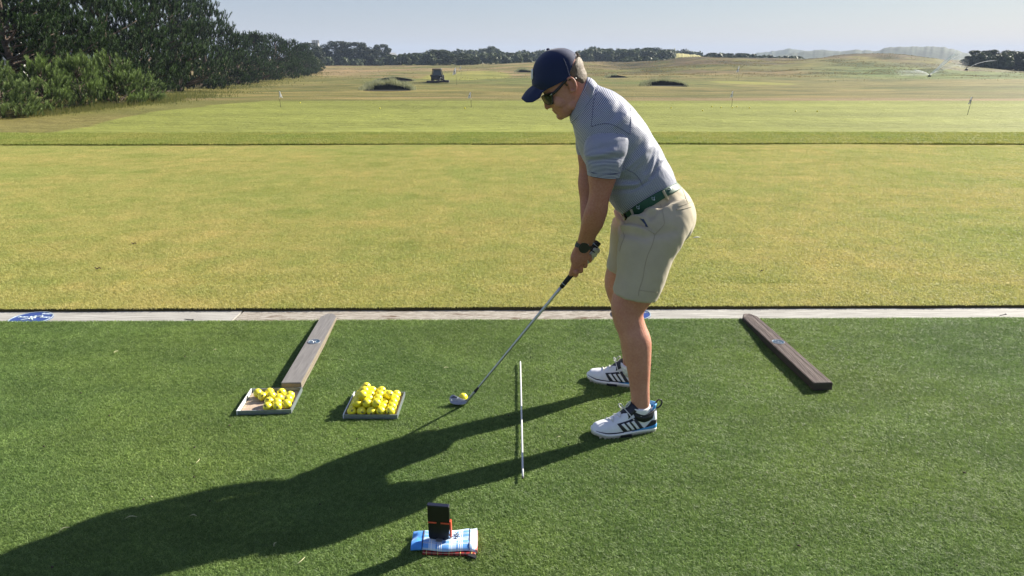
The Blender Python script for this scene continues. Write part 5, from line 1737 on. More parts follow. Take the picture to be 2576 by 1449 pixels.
A = np.zeros((9, 13, 3))
for i in range(9):
    for j_ in range(13):
        v_ = -1 + i / 4; u_ = -1 + j_ / 6
        x = 232 - 6 * math.cos(v_) + 26 * (u_ * .85) ** 2; y = 445 + 82 * v_ * math.sqrt(max(0, 1 - .35 * u_ * u_))
        if abs(u_) == 1: y = 445 + 50 * v_
        A[i, j_] = hp(x, y, u_ * .034)
add('front_patch', sheet(A, .003), m_patch, capo)
# seams between the six panels, rear opening and strap
for s in (-1, 1):
    add('seam', tube([hp(470, 92, s * .006), hp(590, 125, s * .045), hp(660, 190, s * .0705), hp(720, 300, s * .0835), hp(762, 440, s * .0862), hp(775, 475, s * .0855)], .0011, 5, 24), m_cap, capo)
add('strap', tube([hp(918, 350, -.040), hp(938, 335, -.02), hp(944, 328, 0), hp(938, 335, .02), hp(918, 350, .040)], .0045, 8, 16), m_cap, capo)
add('strap_buckle', rot(box(-.006, .006, -.009, .009, -.011, .011), np.eye(3), hp(938, 328, -.012)), m_silver, capo, False)

# --- sunglasses
m_lens = simple('dark_lens', (0.010, 0.010, 0.011), 0.16, .05, 10, spec=0.45)
m_frame = simple('black_frame', (0.010, 0.009, 0.010), 0.3, .1, 60)
gl = None
gl_root = thing('sunglasses', None, None); gl_root.location = man.location * 0; gl_root.parent = man
for s in (-1, 1):
    A = np.zeros((9, 13, 3))
    for i in range(9):
        for j_ in range(13):
            u, v = j_ / 12, i / 8
            top = np.array([372 + 150 * u ** 1.6, 768 - 62 * u]); bot = np.array([415 + 118 * u, 850 + 30 * math.sin(u * 2.6) - 4])
            p2 = top * (1 - v) + bot * v
            A[i, j_] = hp(p2[0], p2[1], s * (.010 + .056 * u ** .8))
    add('lens', sheet(A, .002), m_lens, gl_root)
    rim_pts = [A[0, k] for k in range(13)] + [A[k, 12] for k in range(1, 9)] + [A[8, k] for k in range(11, -1, -1)] + [A[k, 0] for k in range(7, -1, -1)]
    add('rim', tube(rim_pts, .0028, 6), m_frame, gl_root)
    add('temple', tube([hp(528, 722, s * .066), hp(545, 712, s * .0745), hp(620, 640, s * .0795), hp(720, 535, s * .0815), hp(830, 505, s * .080), hp(866, 502, s * .072)], [.0050, .0062, .0056, .0044, .0034, .0034], 8, 30), m_frame, gl_root)
    add('hinge_mark', tube([hp(492, 748, s * .070), hp(522, 722, s * .073)], .0016, 5), m_silver, gl_root)
add('bridge', tube([hp(385, 790, -.010), hp(374, 772, 0), hp(385, 790, .010)], .0026, 6, 8), m_frame, gl_root)

# --- shirt
def stripe_mat(name, period, navy=(0.040, 0.050, 0.125), white=(0.44, 0.46, 0.52)):
    m, nt, b, out = nodes_of(name)
    tc = nt.nodes.new('ShaderNodeTexCoord'); sp = nt.nodes.new('ShaderNodeSeparateXYZ'); nt.links.new(tc.outputs['UV'], sp.inputs[0])
    n = noise_node(nt, 6, 3, vec=mapped(nt))
    w = math_n(nt, 'MULTIPLY_ADD', n.outputs['Fac'], .010, sp.outputs[1])
    f = math_n(nt, 'FRACT', math_n(nt, 'DIVIDE', w, period))
    k = ramp(nt, f, [(0.0, (0, 0, 0)), (0.44, (0, 0, 0)), (0.50, (1, 1, 1)), (0.94, (1, 1, 1)), (1.0, (0, 0, 0))])
    nt.links.new(mixc(nt, k, navy, white), b.inputs['Base Color'])
    setp(b, rough=0.55, spec=0.3, sheen=0.2)
    n2 = noise_node(nt, 14, 4, 0.55, vec=mapped(nt), dist=.4)
    bump(nt, b, n2.outputs['Fac'], 0.35, 0.012)
    return m
m_shirt = stripe_mat('striped_jersey', .0051)

def wrinkle(VF, folds, seed, amp=0.0):
    # soft folds: each one a ridge along a line in the x,z plane
    V = VF[0].copy(); F = VF[1]
    me = make_mesh('tmp', V, F); N = np.empty(len(V) * 3, np.float32); me.vertices.foreach_get('normal', N); N = N.reshape(-1, 3); bpy.data.meshes.remove(me)
    h = np.zeros(len(V))
    for (ax, az), (bx, bz), w, a, side in folds:
        A_ = np.array([ax, az]); B_ = np.array([bx, bz]); d_ = B_ - A_; L = np.linalg.norm(d_); d_ = d_ / L
        r_ = V[:, [0, 2]] - A_; al = r_ @ d_; pe = r_ @ np.array([-d_[1], d_[0]])
        k = np.exp(-(pe / w) ** 2) * sstep(-.25 * L, .1 * L, al) * (1 - sstep(.9 * L, 1.25 * L, al))
        if side: k = k * sstep(-.2, .4, -side * -1 * (YC - V[:, 1]) / .15) if side > 0 else k
        h += a * k
    if amp: h += amp * (fbm(V[:, 0] * 14 + seed + V[:, 1] * 6, V[:, 2] * 11 + V[:, 1] * 9, 3) - .5)
    return (V + N * h[:, None],) + tuple(VF[1:])
def bow(V, k=.040):
    V = np.array(V, float)
    a_ = P(*Z1(712, 1290), YC); b_ = P(*Z1(1240, 1000), YC)
    d_ = (b_ - a_)[[0, 2]]; d_ /= np.linalg.norm(d_); n_ = np.array([-d_[1], d_[0]])
    if n_[1] < 0: n_ = -n_
    dist = (V[:, [0, 2]] - a_[[0, 2]]) @ n_
    w_ = np.exp(-(dist / .14) ** 2) * ((V[:, 1] - YC) / .18) ** 2 * k
    V[:, 0] += n_[0] * w_; V[:, 2] += n_[1] * w_
    return V
def xz(zf, x, y, Y=YC):
    q_ = P(*zf(x, y), Y); return (q_[0], q_[2])

shirt_rows = [((486, 556), (640, 318), .068), ((497, 608), (695, 340), .105), ((510, 660), (765, 368), .160), ((526, 738), (850, 425), .190), ((548, 815), (930, 505), .206), ((590, 900), (1003, 592), .204),
              ((638, 980), (1062, 690), .194), ((685, 1055), (1112, 770), .184), ((720, 1110), (1152, 845), .181), ((760, 1165), (1192, 922), .180), ((795, 1212), (1216, 980), .179), ((835, 1244), (1228, 1014), .174)]
shirt = sections([sec(Z1, a, b, YC, w, 2.5) for a, b, w in shirt_rows], 150, 120)
NS = 2.86
folds = [(xz(Z1, 1130, 850, NS), xz(Z1, 1075, 1010, NS), .010, .008, 0), (xz(Z1, 1165, 880, NS), xz(Z1, 1130, 1060, NS), .009, .009, 0), (xz(Z1, 1060, 880, NS), xz(Z1, 950, 1010, NS), .012, -.007, 0),
         (xz(Z1, 1000, 1090, NS), xz(Z1, 800, 1040, NS), .012, .009, 0), (xz(Z1, 1010, 1130, NS), xz(Z1, 790, 1100, NS), .010, -.008, 0), (xz(Z1, 980, 1160, NS), xz(Z1, 800, 1150, NS), .012, .008, 0),
         (xz(Z1, 870, 930, NS), xz(Z1, 1040, 760, NS), .016, .007, 0), (xz(Z1, 880, 1000, NS), xz(Z1, 1080, 820, NS), .012, -.007, 0), (xz(Z1, 920, 560, NS), xz(Z1, 820, 640, NS), .016, -.008, 0),
         (xz(Z1, 870, 500, NS), xz(Z1, 780, 600, NS), .014, .006, 0), (xz(Z1, 1190, 950, NS), xz(Z1, 1100, 1080, NS), .008, .007, 0), (xz(Z1, 1100, 1100, NS), xz(Z1, 1000, 1160, NS), .008, .008, 0)]
shirt = wrinkle(shirt, folds, 3, .007)
shirt = (bow(shirt[0]),) + tuple(shirt[1:])
sh = add('shirt', shirt, m_shirt, man)
slL = sections([sec(Z1, (690, 600), (800, 604), 3.08, .050), sec(Z1, (632, 640), (872, 628), 3.045, .080), sec(Z1, (598, 705), (908, 690), 3.004, .094), sec(Z1, (580, 785), (897, 775), 2.972, .086), sec(Z1, (588, 872), (868, 868), 2.958, .076),
                sec(Z1, (600, 940), (845, 945), 2.957, .071), sec(Z1, (604, 974), (832, 992), 2.957, .069)], 70, 60)
slL = wrinkle(slL, [(xz(Z1, 860, 860, 2.86), xz(Z1, 640, 880, 2.86), .012, .006, 0), (xz(Z1, 800, 810, 2.86), xz(Z1, 620, 860, 2.86), .012, -.006, 0), (xz(Z1, 870, 740, 2.86), xz(Z1, 700, 800, 2.86), .014, .004, 0)], 5, .004)
add('sleeve', slL, m_shirt, sh)
slR = sections([sec(Z1, (560, 610), (700, 620), 3.24, .040), sec(Z1, (526, 680), (720, 690), 3.285, .066), sec(Z1, (520, 740), (720, 750), 3.305, .068), sec(Z1, (522, 790), (715, 800), 3.308, .066), sec(Z1, (529, 828), (712, 832), 3.308, .062)], 40, 44)
add('sleeve', wrinkle(slR, [], 6, .004), m_shirt, sh)
from mathutils.bvhtree import BVHTree
def finder(VF):
    return BVHTree.FromPolygons([tuple(v) for v in VF[0]], [tuple(int(i) for i in f) for f in VF[1]])
def on(bvh, px, py, lift=.001):
    d = ray(px, py); d = d / np.linalg.norm(d)
    h = bvh.ray_cast(Vector((0, 0, CAM_H)), Vector(d))
    if h[0] is None: return None
    n = h[1]
    if n.dot(Vector(d)) > 0: n = -n
    return np.array(h[0] + n * lift)
def stitched(zf, pts, bvh, lift=.001, n=20):
    A_ = crom(np.array(pts, float), n)
    q_ = [on(bvh, *zf(x, y), lift) for x, y in A_]
    return [v for v in q_ if v is not None]
bvh_top = finder(join(shirt[:2], slL[:2]))
m_seam = fabric('navy_seam', (0.11, 0.12, 0.20))
for nm, pts in (('hem_seam', [(606, 948), (660, 965), (730, 972), (800, 968), (840, 956)]), ('shoulder_seam', [(632, 632), (690, 614), (760, 612), (830, 640), (903, 686)]), ('yoke_seam', [(908, 690), (912, 620), (913, 540), (905, 480)]), ('yoke_seam', [(690, 335), (650, 440), (640, 540), (630, 630)]), ('side_seam', [(870, 930), (930, 960), (970, 1000), (1000, 1060)])):
    q_ = stitched(Z1, pts, bvh_top, .0006, 24)
    if len(q_) > 3: add(nm, tube(q_, .0013, 5), m_seam, sh)
# collar: a folded band, tall at the back, points at the front
col_in = [((760, 1010), (1020, 470), .062), ((772, 1090), (1120, 545), .080)]
cr = sections([sec(ZH, (790, 985), (1022, 480), YC, .0635, 2.1), sec(ZH, (770, 1030), (1090, 505), YC, .072, 2.1), sec(ZH, (775, 1090), (1155, 572), YC, .090, 2.1), sec(ZH, (790, 1140), (1168, 600), YC, .098, 2.1)], 24, 60, cap0=False, cap1=False)
m_collar = stripe_mat('collar_jersey', .0051)
add('collar', cr, m_collar, sh)
for s in (-1, 1):
    A = np.zeros((7, 9, 3))
    for i in range(7):
        for j_ in range(9):
            u, v = i / 6, j_ / 8
            top = np.array([905 + 130 * v, 1005 - 470 * v]); bot = np.array([862 + 265 * v ** .8 + 120 * (1 - v) * .2, 1112 - 470 * v ** 1.3])
            p2 = top * (1 - u) + bot * u
            A[i, j_] = hp(p2[0], p2[1], s * (.058 + .030 * u + .006 * v))
    V, F = sheet(A, .003)
    uvc = np.zeros((len(V), 2)); uvc[:63, 1] = np.repeat(np.linspace(0, .045, 7), 9); uvc[63:126, 1] = uvc[:63, 1]
    add('collar_flap', (V, F), m_collar, sh, uv=uvc)
m_btn = simple('white_button', (.7, .7, .7), .4)
add('placket', sheet(np.array([[hp(772 + 110 * t_ + 22, 1085 + 320 * t_, dy) for dy in (-.016, 0, .016)] for t_ in np.linspace(0, 1, 10)]), .004), m_collar, sh, uv=np.stack([np.zeros(60), np.tile(np.repeat(np.linspace(0, .10, 10), 3), 2)], 1))
for t_ in (.15, .5, .85): add('button', ball(hp(772 + 110 * t_ + 14, 1085 + 320 * t_), (.004, .005, .005), 8, 6), m_btn, sh)

# --- shorts
m_shorts = fabric('beige_twill', (0.40, 0.35, 0.255), .8, .07, 700, .2)
hip_rows = [sec(Z2, (728, 470), (1226, 152), YC, .170, 2.5), sec(Z2, (752, 515), (1264, 190), YC, .177, 2.5), sec(Z2, (722, 575), (1352, 290), YC, .188, 2.5), sec(Z2, (690, 625), (1402, 400), YC, .196, 2.5), sec(Z2, (692, 700), (1404, 500), YC, .194, 2.5), sec(Z2, (715, 770), (1375, 590), YC, .175, 2.4), sec(Z2, (780, 800), (1310, 680), YC, .13, 2.3)]
hip = sections(hip_rows, 60, 60)
sl_rows = [sec(Z2, (745, 560), (1370, 330), 3.03, .10, 2.4), sec(Z2, (728, 650), (1407, 470), 3.005, .108, 2.4), sec(Z2, (712, 740), (1378, 610), 2.985, .113, 2.4), sec(Z2, (700, 830), (1300, 735), 2.97, .113, 2.4), sec(Z2, (695, 920), (1218, 860), 2.958, .111, 2.4), sec(Z2, (684, 1030), (1160, 1000), 2.950, .110, 2.4), sec(Z2, (658, 1120), (1104, 1140), 2.945, .111, 2.4), sec(Z2, (634, 1204), (1042, 1266), 2.942, .112, 2.4)]
legsL = sections(sl_rows, 60, 60)
far_rows = []
for k, (f, b, w, p) in enumerate(sl_rows):
    t_ = k / (len(sl_rows) - 1)
    Yn = 3.245 + (3.335 - 3.245) * min(1, t_ * 1.6)
    far_rows.append((np.array([f[0] + .005 + .018 * t_, Yn, f[2] - .008]), np.array([b[0] + .0 + .018 * t_, Yn, b[2] - .008]), w, p))
legsR = sections(far_rows, 60, 60)
sv = remesh('shorts', join(hip, legsL, legsR), .0065, 6)
NSH = 2.85
fs = [(xz(Z2, 745, 660, NSH), xz(Z2, 1040, 700, NSH), .012, -.006, 0), (xz(Z2, 740, 600, NSH), xz(Z2, 1020, 640, NSH), .010, .005, 0), (xz(Z2, 1270, 300, NSH), xz(Z2, 1150, 300, NSH), .008, -.005, 0), (xz(Z2, 1250, 330, NSH), xz(Z2, 1160, 345, NSH), .007, .004, 0),
      (xz(Z2, 1050, 640, NSH), xz(Z2, 1230, 470, NSH), .013, -.006, 0), (xz(Z2, 1290, 690, NSH), xz(Z2, 1020, 760, NSH), .018, -.005, 0), (xz(Z2, 930, 560, NSH), xz(Z2, 1110, 545, NSH), .010, .004, 0), (xz(Z2, 720, 760, NSH), xz(Z2, 1000, 780, NSH), .016, -.005, 0), (xz(Z2, 735, 700, NSH), xz(Z2, 985, 725, NSH), .010, .005, 0)]
fs = [(a_, b_, w_ * .8, h_ * 1.5, s_) for a_, b_, w_, h_, s_ in fs]
sv = wrinkle(sv, fs, 9, .010)
sv = (bow(sv[0]),) + tuple(sv[1:])
so = add('shorts', sv, m_shorts, man)
# stitched-on details follow the cloth
bvh_sh = finder(sv)
m_stitch = fabric('shorts_seam', (0.31, 0.265, 0.19))
def line(name, zf, pts, bvh, par, mat, r=.0014, lift=.0004):
    q_ = stitched(zf, pts, bvh, lift)
    if len(q_) > 3: add(name, tube(q_, r, 6), mat, par)
line('side_seam', Z2, [(1035, 660), (1010, 760), (965, 860), (940, 960), (920, 1080), (885, 1190), (880, 1240)], bvh_sh, so, m_stitch)
line('pocket_edge', Z2, [(880, 490), (890, 520), (915, 560), (970, 610), (1040, 655)], bvh_sh, so, m_shorts, .0030)
line('pocket_seam', Z2, [(1085, 370), (1105, 430), (1122, 520), (1118, 570), (1040, 655)], bvh_sh, so, m_stitch, .0010)
line('rear_pocket', Z2, [(1240, 425), (1300, 418), (1385, 395)], bvh_sh, so, m_stitch, .0018)
line('rear_pocket', Z2, [(1250, 395), (1320, 375), (1390, 345)], bvh_sh, so, m_stitch, .0012)
line('back_seam', Z2, [(1295, 225), (1320, 290), (1345, 355)], bvh_sh, so, m_stitch, .0010)
line('hem_seam', Z2, [(880, 1190), (950, 1198), (1010, 1205), (1060, 1212)], bvh_sh, so, m_stitch, .0012)
line('inseam', Z2, [(735, 640), (742, 690), (715, 760), (700, 820)], bvh_sh, so, m_stitch, .0016)
A = []
for t_ in np.linspace(0, 1, 8):
    top = np.array([895 + 150 * t_ * .5, 505 + 95 * t_]); 
    A.append([on(bvh_sh, *Z2(895 + 68 * t_, 508 + 80 * t_), .0012), on(bvh_sh, *Z2(915 + 28 * t_ * .9 + 14 * math.sin(t_ * 3), 512 + 74 * t_), .0016), on(bvh_sh, *Z2(928 + 44 * t_, 512 + 76 * t_), .0012)])
if all(v is not None for r_ in A for v in r_):
    add('pocket_lining', sheet(np.array(A), .0015), simple('blue_lining', (0.035, 0.05, 0.12), .8), so)

# --- belt
m_belt = simple('green_leather', (0.003, 0.055, 0.029), 0.58, 0.12, 40, 0.15)
br = sections([sec(Z2, (704, 452), (1222, 146), YC, .1765, 2.5), sec(Z2, (706, 456), (1228, 150), YC, .180, 2.5), sec(Z2, (730, 492), (1248, 170), YC, .183, 2.5), sec(Z2, (752, 520), (1268, 190), YC, .183, 2.5), sec(Z2, (756, 524), (1268, 193), YC, .179, 2.5)], 16, 80, cap0=False, cap1=False)
br = (bow(br[0]),) + tuple(br[1:])
belt = add('belt', (br[0], br[1]), m_belt, man)
bvh_b = finder(br)
bl = [on(bvh_b, *Z2(x, y), .003) for x, y in ((722, 462), (748, 470), (762, 500), (752, 512), (738, 508), (722, 484), (722, 462))]
bl = [v for v in bl if v is not None]
m_buckle = simple('dark_buckle', (0.03, 0.022, 0.02), .3, .1, 60, metal=.6)
if len(bl) > 3: add('buckle', tube(bl, .0045, 8, 24), m_buckle, belt)
for x, y in ((878, 400), (1022, 318), (1176, 222)):
    pts = [[(-16, -16), (-14, 8), (-4, 16), (6, 10), (10, -18)], [(-10, -6), (2, -8)]]
    parts = []
    for ln in pts:
        q_ = [on(bvh_b, *Z2(x + a, y + b), .0016) for a, b in ln]
        q_ = [v for v in q_ if v is not None]
        if len(q_) > 1: parts.append(tube(q_, .0011, 5))
    if parts: add('belt_emblem', join(*parts), m_pale, belt)
    c_ = on(bvh_b, *Z2(x + 6, y + 12), .002)
    if c_ is not None: add('belt_stud', ball(c_, .0034, 10, 6), m_pale, belt)
for (xa, ya), (xb, yb2) in (((812, 420), (840, 488)), ((1112, 248), (1156, 330))):
    q_ = []
    for t_ in np.linspace(-.04, 1.04, 9):
        x, y = xa + (xb - xa) * t_, ya + (yb2 - ya) * t_
        v = on(bvh_b, *Z2(x, y), .0035) if t_ < .80 else on(bvh_sh, *Z2(x, y), .0025)
        if v is not None: q_.append(v)
    if len(q_) > 3:
        q_ = np.array(q_); wv_ = np.array([.0045, 0, .002])
        add('belt_loop', sheet(np.stack([q_ - wv_, q_, q_ + wv_], 1), .003), m_shorts, so)

# --- watch
m_watch = simple('black_watch', (0.010, 0.010, 0.012), 0.3, .2, 60)
m_strap = simple('grey_strap', (0.035, 0.042, 0.052), 0.6, .1, 60)
wc = P(*ZD(865, 440), 3.040)
wt_ = thing('watch', None, None); wt_.parent = man
ws = sections([sec(ZD, (690, 300), (1075, 395), 3.072, .0285), sec(ZD, (672, 345), (1058, 430), 3.075, .0295), sec(ZD, (650, 395), (1035, 470), 3.078, .0285)], 10, 40, cap0=False, cap1=False)
add('watch_strap', (ws[0], ws[1]), m_strap, wt_)
tw_ = np.array([[1, 0, 0], [0, 0, 1], [0, -1, 0]])
tilt_w = np.array([[math.cos(.2), -math.sin(.2), 0], [math.sin(.2), math.cos(.2), 0], [0, 0, 1]])
add('watch_case', rot(prism(disc_poly(.0225, 32), -.004, .0045, .002), tw_, wc), m_watch, wt_, False)
add('watch_face', rot(prism(disc_poly(.0185, 32), .0047, .0054), tw_, wc), m_lens, wt_, False)
for dx, dz in ((-.004, .0235), (.008, .0225), (.018, .015)):
    add('watch_button', ball(wc + np.array([dx, -.001, dz]), .0024, 8, 6), m_silver, wt_)

# --- gloved right hand, upper on the grip
m_glove = fabric('grey_white_glove', (0.46, 0.46, 0.40), .7, .1, 400, .2)
gv = [sections([(gp(60, -70, 3.19), gp(60, 40, 3.19), .020, 2.2), (gp(140, -60, 3.186), gp(140, 70, 3.186), .022, 2.2), (gp(260, -50, 3.182), gp(260, 90, 3.182), .022, 2.2), (gp(400, -40, 3.178), gp(400, 80, 3.178), .016, 2.2)], 24, 24)]
gv.append(sections([sec(ZD, (900, 200), (1120, 225), 3.19, .0285), sec(ZD, (935, 290), (1120, 330), 3.188, .027), (gp(130, -50, 3.188), gp(130, 60, 3.188), .023, 2.2)], 16, 24))
for s, off, r in ((165, 112, .0108), (275, 112, .0114), (380, 108, .0112), (480, 95, .0108)):
    gv.append(tube([gp(s - 20, off * .3, 3.180), gp(s - 8, off * .9, 3.170), gp(s, off, 3.148), gp(s + 10, off * .95, 3.125), gp(s + 18, off * .55, 3.1085), gp(s + 24, off * .12, 3.106)],
                   [r, r * 1.08, r * 1.06, r * 1.02, r, r * .75], 12, 28))
gv.append(tube([gp(150, -80, 3.170), gp(280, -70, 3.150), gp(400, -55, 3.132), gp(470, -40, 3.128)], [.016, .0135, .0115, .008], 12, 18))
gl_VF = remesh('glove', join(*gv), .003, 2)
gobj = add('glove', gl_VF, m_glove, man)
for s, off in ((220, 108), (328, 108)):
    add('glove_piping', tube([gp(s, off * 1.12, 3.150), gp(s + 8, off * 1.02, 3.120), gp(s + 16, off * .6, 3.098), gp(s + 24, off * .1, 3.096)], .0022, 6, 16), m_black, gobj)

# --- shoes and socks
m_upper = simple('white_leather', (0.70, 0.72, 0.75), 0.45, .05, 30, .12, 200)
m_sole = simple('cream_sole', (0.60, 0.56, 0.45), 0.6, .1, 30)
m_mid = simple('white_midsole', (0.74, 0.74, 0.72), 0.5, .05, 30)
m_navyp = simple('navy_panel', (0.010, 0.011, 0.020), 0.45, .1, 60)
m_bluem = simple('blue_midsole', (0.06, 0.30, 0.66), 0.45, .08, 40)
m_sock = fabric('white_sock', (0.72, 0.72, 0.73), .9, .05, 300, .5)
m_lace = simple('grey_lace', (0.62, 0.62, 0.60), 0.8, .06, 60)
LS = 0.295
_sx = [0, .006, .02, .05, .09, .13, .17, .21, .25, .28, .291, .295]
_sw = [.004, .022, .036, .046, .0500, .0475, .042, .037, .0355, .032, .020, .006]
_ux = [0.004, .02, .05, .085, .12, .15, .175, .20, .225, .25, .275, .289]
_uh = [.030, .050, .062, .070, .090, .110, .112, .090, .083, .090, .108, .098]
def sole_w(x): return np.interp(x, _sx, _sw)
def toe_lift(x): return .012 * sstep(.07, 0.0, x) if np.ndim(x) else .012 * float(sstep(.07, 0.0, x))
def up_h(x): return np.interp(x, _ux, _uh)
def up_y(x, z):
    # half width of the upper at height z above the turf
    w = float(sole_w(x)) * .96; h = float(up_h(x)); f = max(0.0, min(.999, (z - .02) / max(h - .02, .01)))
    return w * (1 - f ** 2.3) ** (1 / 2.3)

def make_shoe(name, label, heel, toe, ymir, leg_c):
    # built with the toe at x = 0 pointing to -x, camera side at -y
    d = np.array(heel) - np.array(toe); ang = math.atan2(d[1], d[0])
    R = rz_m(ang); org = np.array([toe[0], toe[1], -0.0005])
    tf = lambda VF: rot(VF, R, org)
    sh_ = thing(name, None, None); sh_.parent = man
    if label: sh_['label'] = label
    n = 56
    X = np.linspace(.0005, LS - .0005, n)
    def layer_(z0, z1, grow, nm, mat, x0=0, x1=LS, bow=0.0):
        xx = np.linspace(x0 + .0005, x1 - .0005, n)
        rings = []
        for x in xx:
            w = float(sole_w(x)) + grow; tl = toe_lift(x)
            rings.append([(x, -w, z0 + tl), (x, w, z0 + tl), (x, w + bow, (z0 + z1) / 2 + tl), (x, w, z1 + tl), (x, -w, z1 + tl), (x, -w - bow, (z0 + z1) / 2 + tl)])
        V, F, uv = loft(np.array(rings)); return add(nm, tf((V, F)), mat, sh_)
    layer_(.004, .011, -.001, 'outsole', m_sole)
    layer_(.0112, .024, .0015, 'midsole', m_mid, bow=.0025)
    lug = []
    for x in np.linspace(.03, .27, 14):
        for s in (-1, 1):
            w = float(sole_w(x)) - .0045; lug.append(box(x - .004, x + .004, s * w - .005, s * w + .003, -.004 + toe_lift(x), .0042 + toe_lift(x)))
    add('sole_lugs', tf(join(*lug)), m_sole, sh_, False)
    rings = []
    for x in np.linspace(.003, .2915, 60):
        w = float(sole_w(x)) * .96; h = float(up_h(x)); tl = toe_lift(x) * .6
        a = np.linspace(0, math.pi, 29)
        pts = []
        for t_ in a:
            c_, s_ = math.cos(t_), math.sin(t_)
            pts.append((x, -np.sign(c_) * w * abs(c_) ** (2 / 2.3), .02 + tl + (h - .02) * s_ ** (2 / 2.3)))
        pts.append((x, w, .015)); pts.append((x, -w, .015))
        rings.append(pts)
    V, F, uv = loft(np.array(rings)); add('upper', tf((V, F)), m_upper, sh_)
    def patch(nm, quad, mat, lift, nu=14, nv=8, sides=(-1, 1)):
        (x0, z0), (x1, z1), (x2, z2), (x3, z3) = quad
        for s in sides:
            A = np.zeros((nv, nu, 3))
            for i in range(nv):
                for j_ in range(nu):
                    u, v = j_ / (nu - 1), i / (nv - 1)
                    x = (x0 * (1 - u) + x1 * u) * (1 - v) + (x3 * (1 - u) + x2 * u) * v
                    z = (z0 * (1 - u) + z1 * u) * (1 - v) + (z3 * (1 - u) + z2 * u) * v
                    A[i, j_] = (x, s * (up_y(x, z) + lift), z + toe_lift(x) * .6)
            add(nm, tf(sheet(A, .0014)), mat, sh_)
    # dark side panel, three pale bars, heel piece, blue wedge, toe line
    patch('side_panel', ((.130, .026), (.228, .026), (.184, .082), (.102, .064)), m_navyp, .0012)
    for x in (.122, .145, .168):
        patch('side_stripe', ((x + .025, .031), (x + .037, .031), (x + .009, .066 + (x - .124) * .12), (x - .003, .062 + (x - .124) * .12)), m_upper, .0026, 6, 8)
    patch('heel_panel', ((.225, .026), (.286, .026), (.288, .060), (.262, .060)), m_navyp, .0012)
    patch('toe_line', ((.010, .0235), (.13, .0235), (.13, .0285), (.012, .030)), m_navyp, .0016, 20, 3)
    patch('blue_wedge', ((.165, .0235), (.288, .0235), (.289, .042), (.250, .034)), m_bluem, .0030, 18, 5)
    add('shank_block', tf(join(*[box(.115, .165, s * .0475 - .006, s * .0475 + .006, .003, .016) for s in (-1, 1)])), m_navyp, sh_, False)
    # collar ring, tongue, heel tab and loop
    ring = []
    for k in range(33):
        a = 2 * math.pi * k / 32
        x = .225 + .058 * math.cos(a); y = .034 * math.sin(a)
        z = .088 + .016 * max(0, math.cos(a)) ** 1.5 + .022 * max(0, -math.cos(a)) ** 1.2
        ring.append((x, y, z))
    add('collar', tf(tube(ring, .0058, 8)), m_navyp, sh_)
    ra = np.array(ring); lo = ra.copy(); lo[:, 0] = .225 + (ra[:, 0] - .225) * 1.02; lo[:, 1] = ra[:, 1] * 1.03; lo[:, 2] = ra[:, 2] - .030
    add('collar_lining', tf(sheet(np.stack([lo, ra], 0), .006)), m_navyp, sh_)
    A = np.zeros((8, 9, 3))
    for i in range(8):
        for j_ in range(9):
            u, v = i / 7, j_ / 8 - .5
            A[i, j_] = (.130 + .050 * u + .020 * v * v * 4, v * .062 * (1 - .12 * u), .094 + .044 * u - .020 * v * v * 4)
    add('tongue', tf(sheet(A, .009)), m_navyp, sh_)
    A = np.zeros((6, 7, 3))
    for i in range(6):
        for j_ in range(7):
            u, v = i / 5, j_ / 6 - .5
            A[i, j_] = (.283 + .008 * u - .020 * v * v * 4, v * .044, .085 + .042 * u)
    add('heel_tab', tf(sheet(A, .006)), m_bluem, sh_)
    add('heel_loop', tf(tube([(.286, 0, .118), (.296, 0, .136), (.312, 0, .137), (.318, 0, .122), (.308, 0, .106), (.293, 0, .100)], [.0035] * 6, 8, 24)), m_black, sh_)
    # laces
    for k in range(5):
        x = .078 + .016 * k; h = float(up_h(x)) + toe_lift(x) * .6
        ln = []
        for y in np.linspace(-.024, .024, 9):
            f = abs(y) / max(float(sole_w(x)) * .96, .01)
            z = .02 + (h - .02) * (1 - f ** 2.3) ** (1 / 2.3)
            ln.append((x + (.010 if k % 2 else -.008) * y / .024 + .004, y, z + .0032))
        add('lace', tf(tube(ln, .0022, 6, 18)), m_lace, sh_)
    add('lace', tf(tube([(.145, -.004, .114), (.150, -.012, .136), (.162, -.016, .152), (.168, -.010, .146), (.160, -.006, .128), (.148, 0, .114)], .0023, 6, 30)), m_lace, sh_)
    add('lace', tf(tube([(.145, .004, .114), (.136, .014, .128), (.128, .022, .126), (.134, .016, .112), (.146, .004, .113)], .0023, 6, 26)), m_lace, sh_)
    add('lace', tf(tube([(.146, -.006, .114), (.158, -.030, .100), (.168, -.040, .086), (.176, -.043, .078)], .0022, 6, 16)), m_lace, sh_)
    # sock
    b0 = (R.T @ (np.array(leg_c) - org))
    sr = []
    for z, gx, gy in ((.06, .046, .034), (.085, .047, .0375), (.105, .0475, .0395), (.118, .0475, .0400), (.1205, .0455, .038)):
        cx_ = .222 * (1 - sstep(.08, .118, z)) + b0[0] * sstep(.08, .118, z); cy_ = b0[1] * sstep(.05, .118, z)
        a = np.linspace(0, 2 * math.pi, 28, endpoint=False)
        sr.append(np.stack([cx_ + gx * np.cos(a), cy_ + gy * np.sin(a), np.full(28, z) + .004 * np.cos(a * 2)], 1))
    V, F, uv = loft(np.array(sr)); add('sock', tf((V, F)), m_sock, sh_)
    return sh_
def legc(row): return (row[0] + row[1]) / 2
cL = legc(Lr[11]); fR = far_leg(Lr[11], 0); cR = legc(fR)
make_shoe('shoe', 'near white golf shoe with blue heel', (cL[0] + .075, 2.925), (cL[0] + .075 - .285, 2.862), 1, cL)
make_shoe('shoe', 'far white golf shoe partly behind the near leg', (cR[0] + .072, 3.352), (cR[0] + .072 - .272, 3.455), 1, cR)

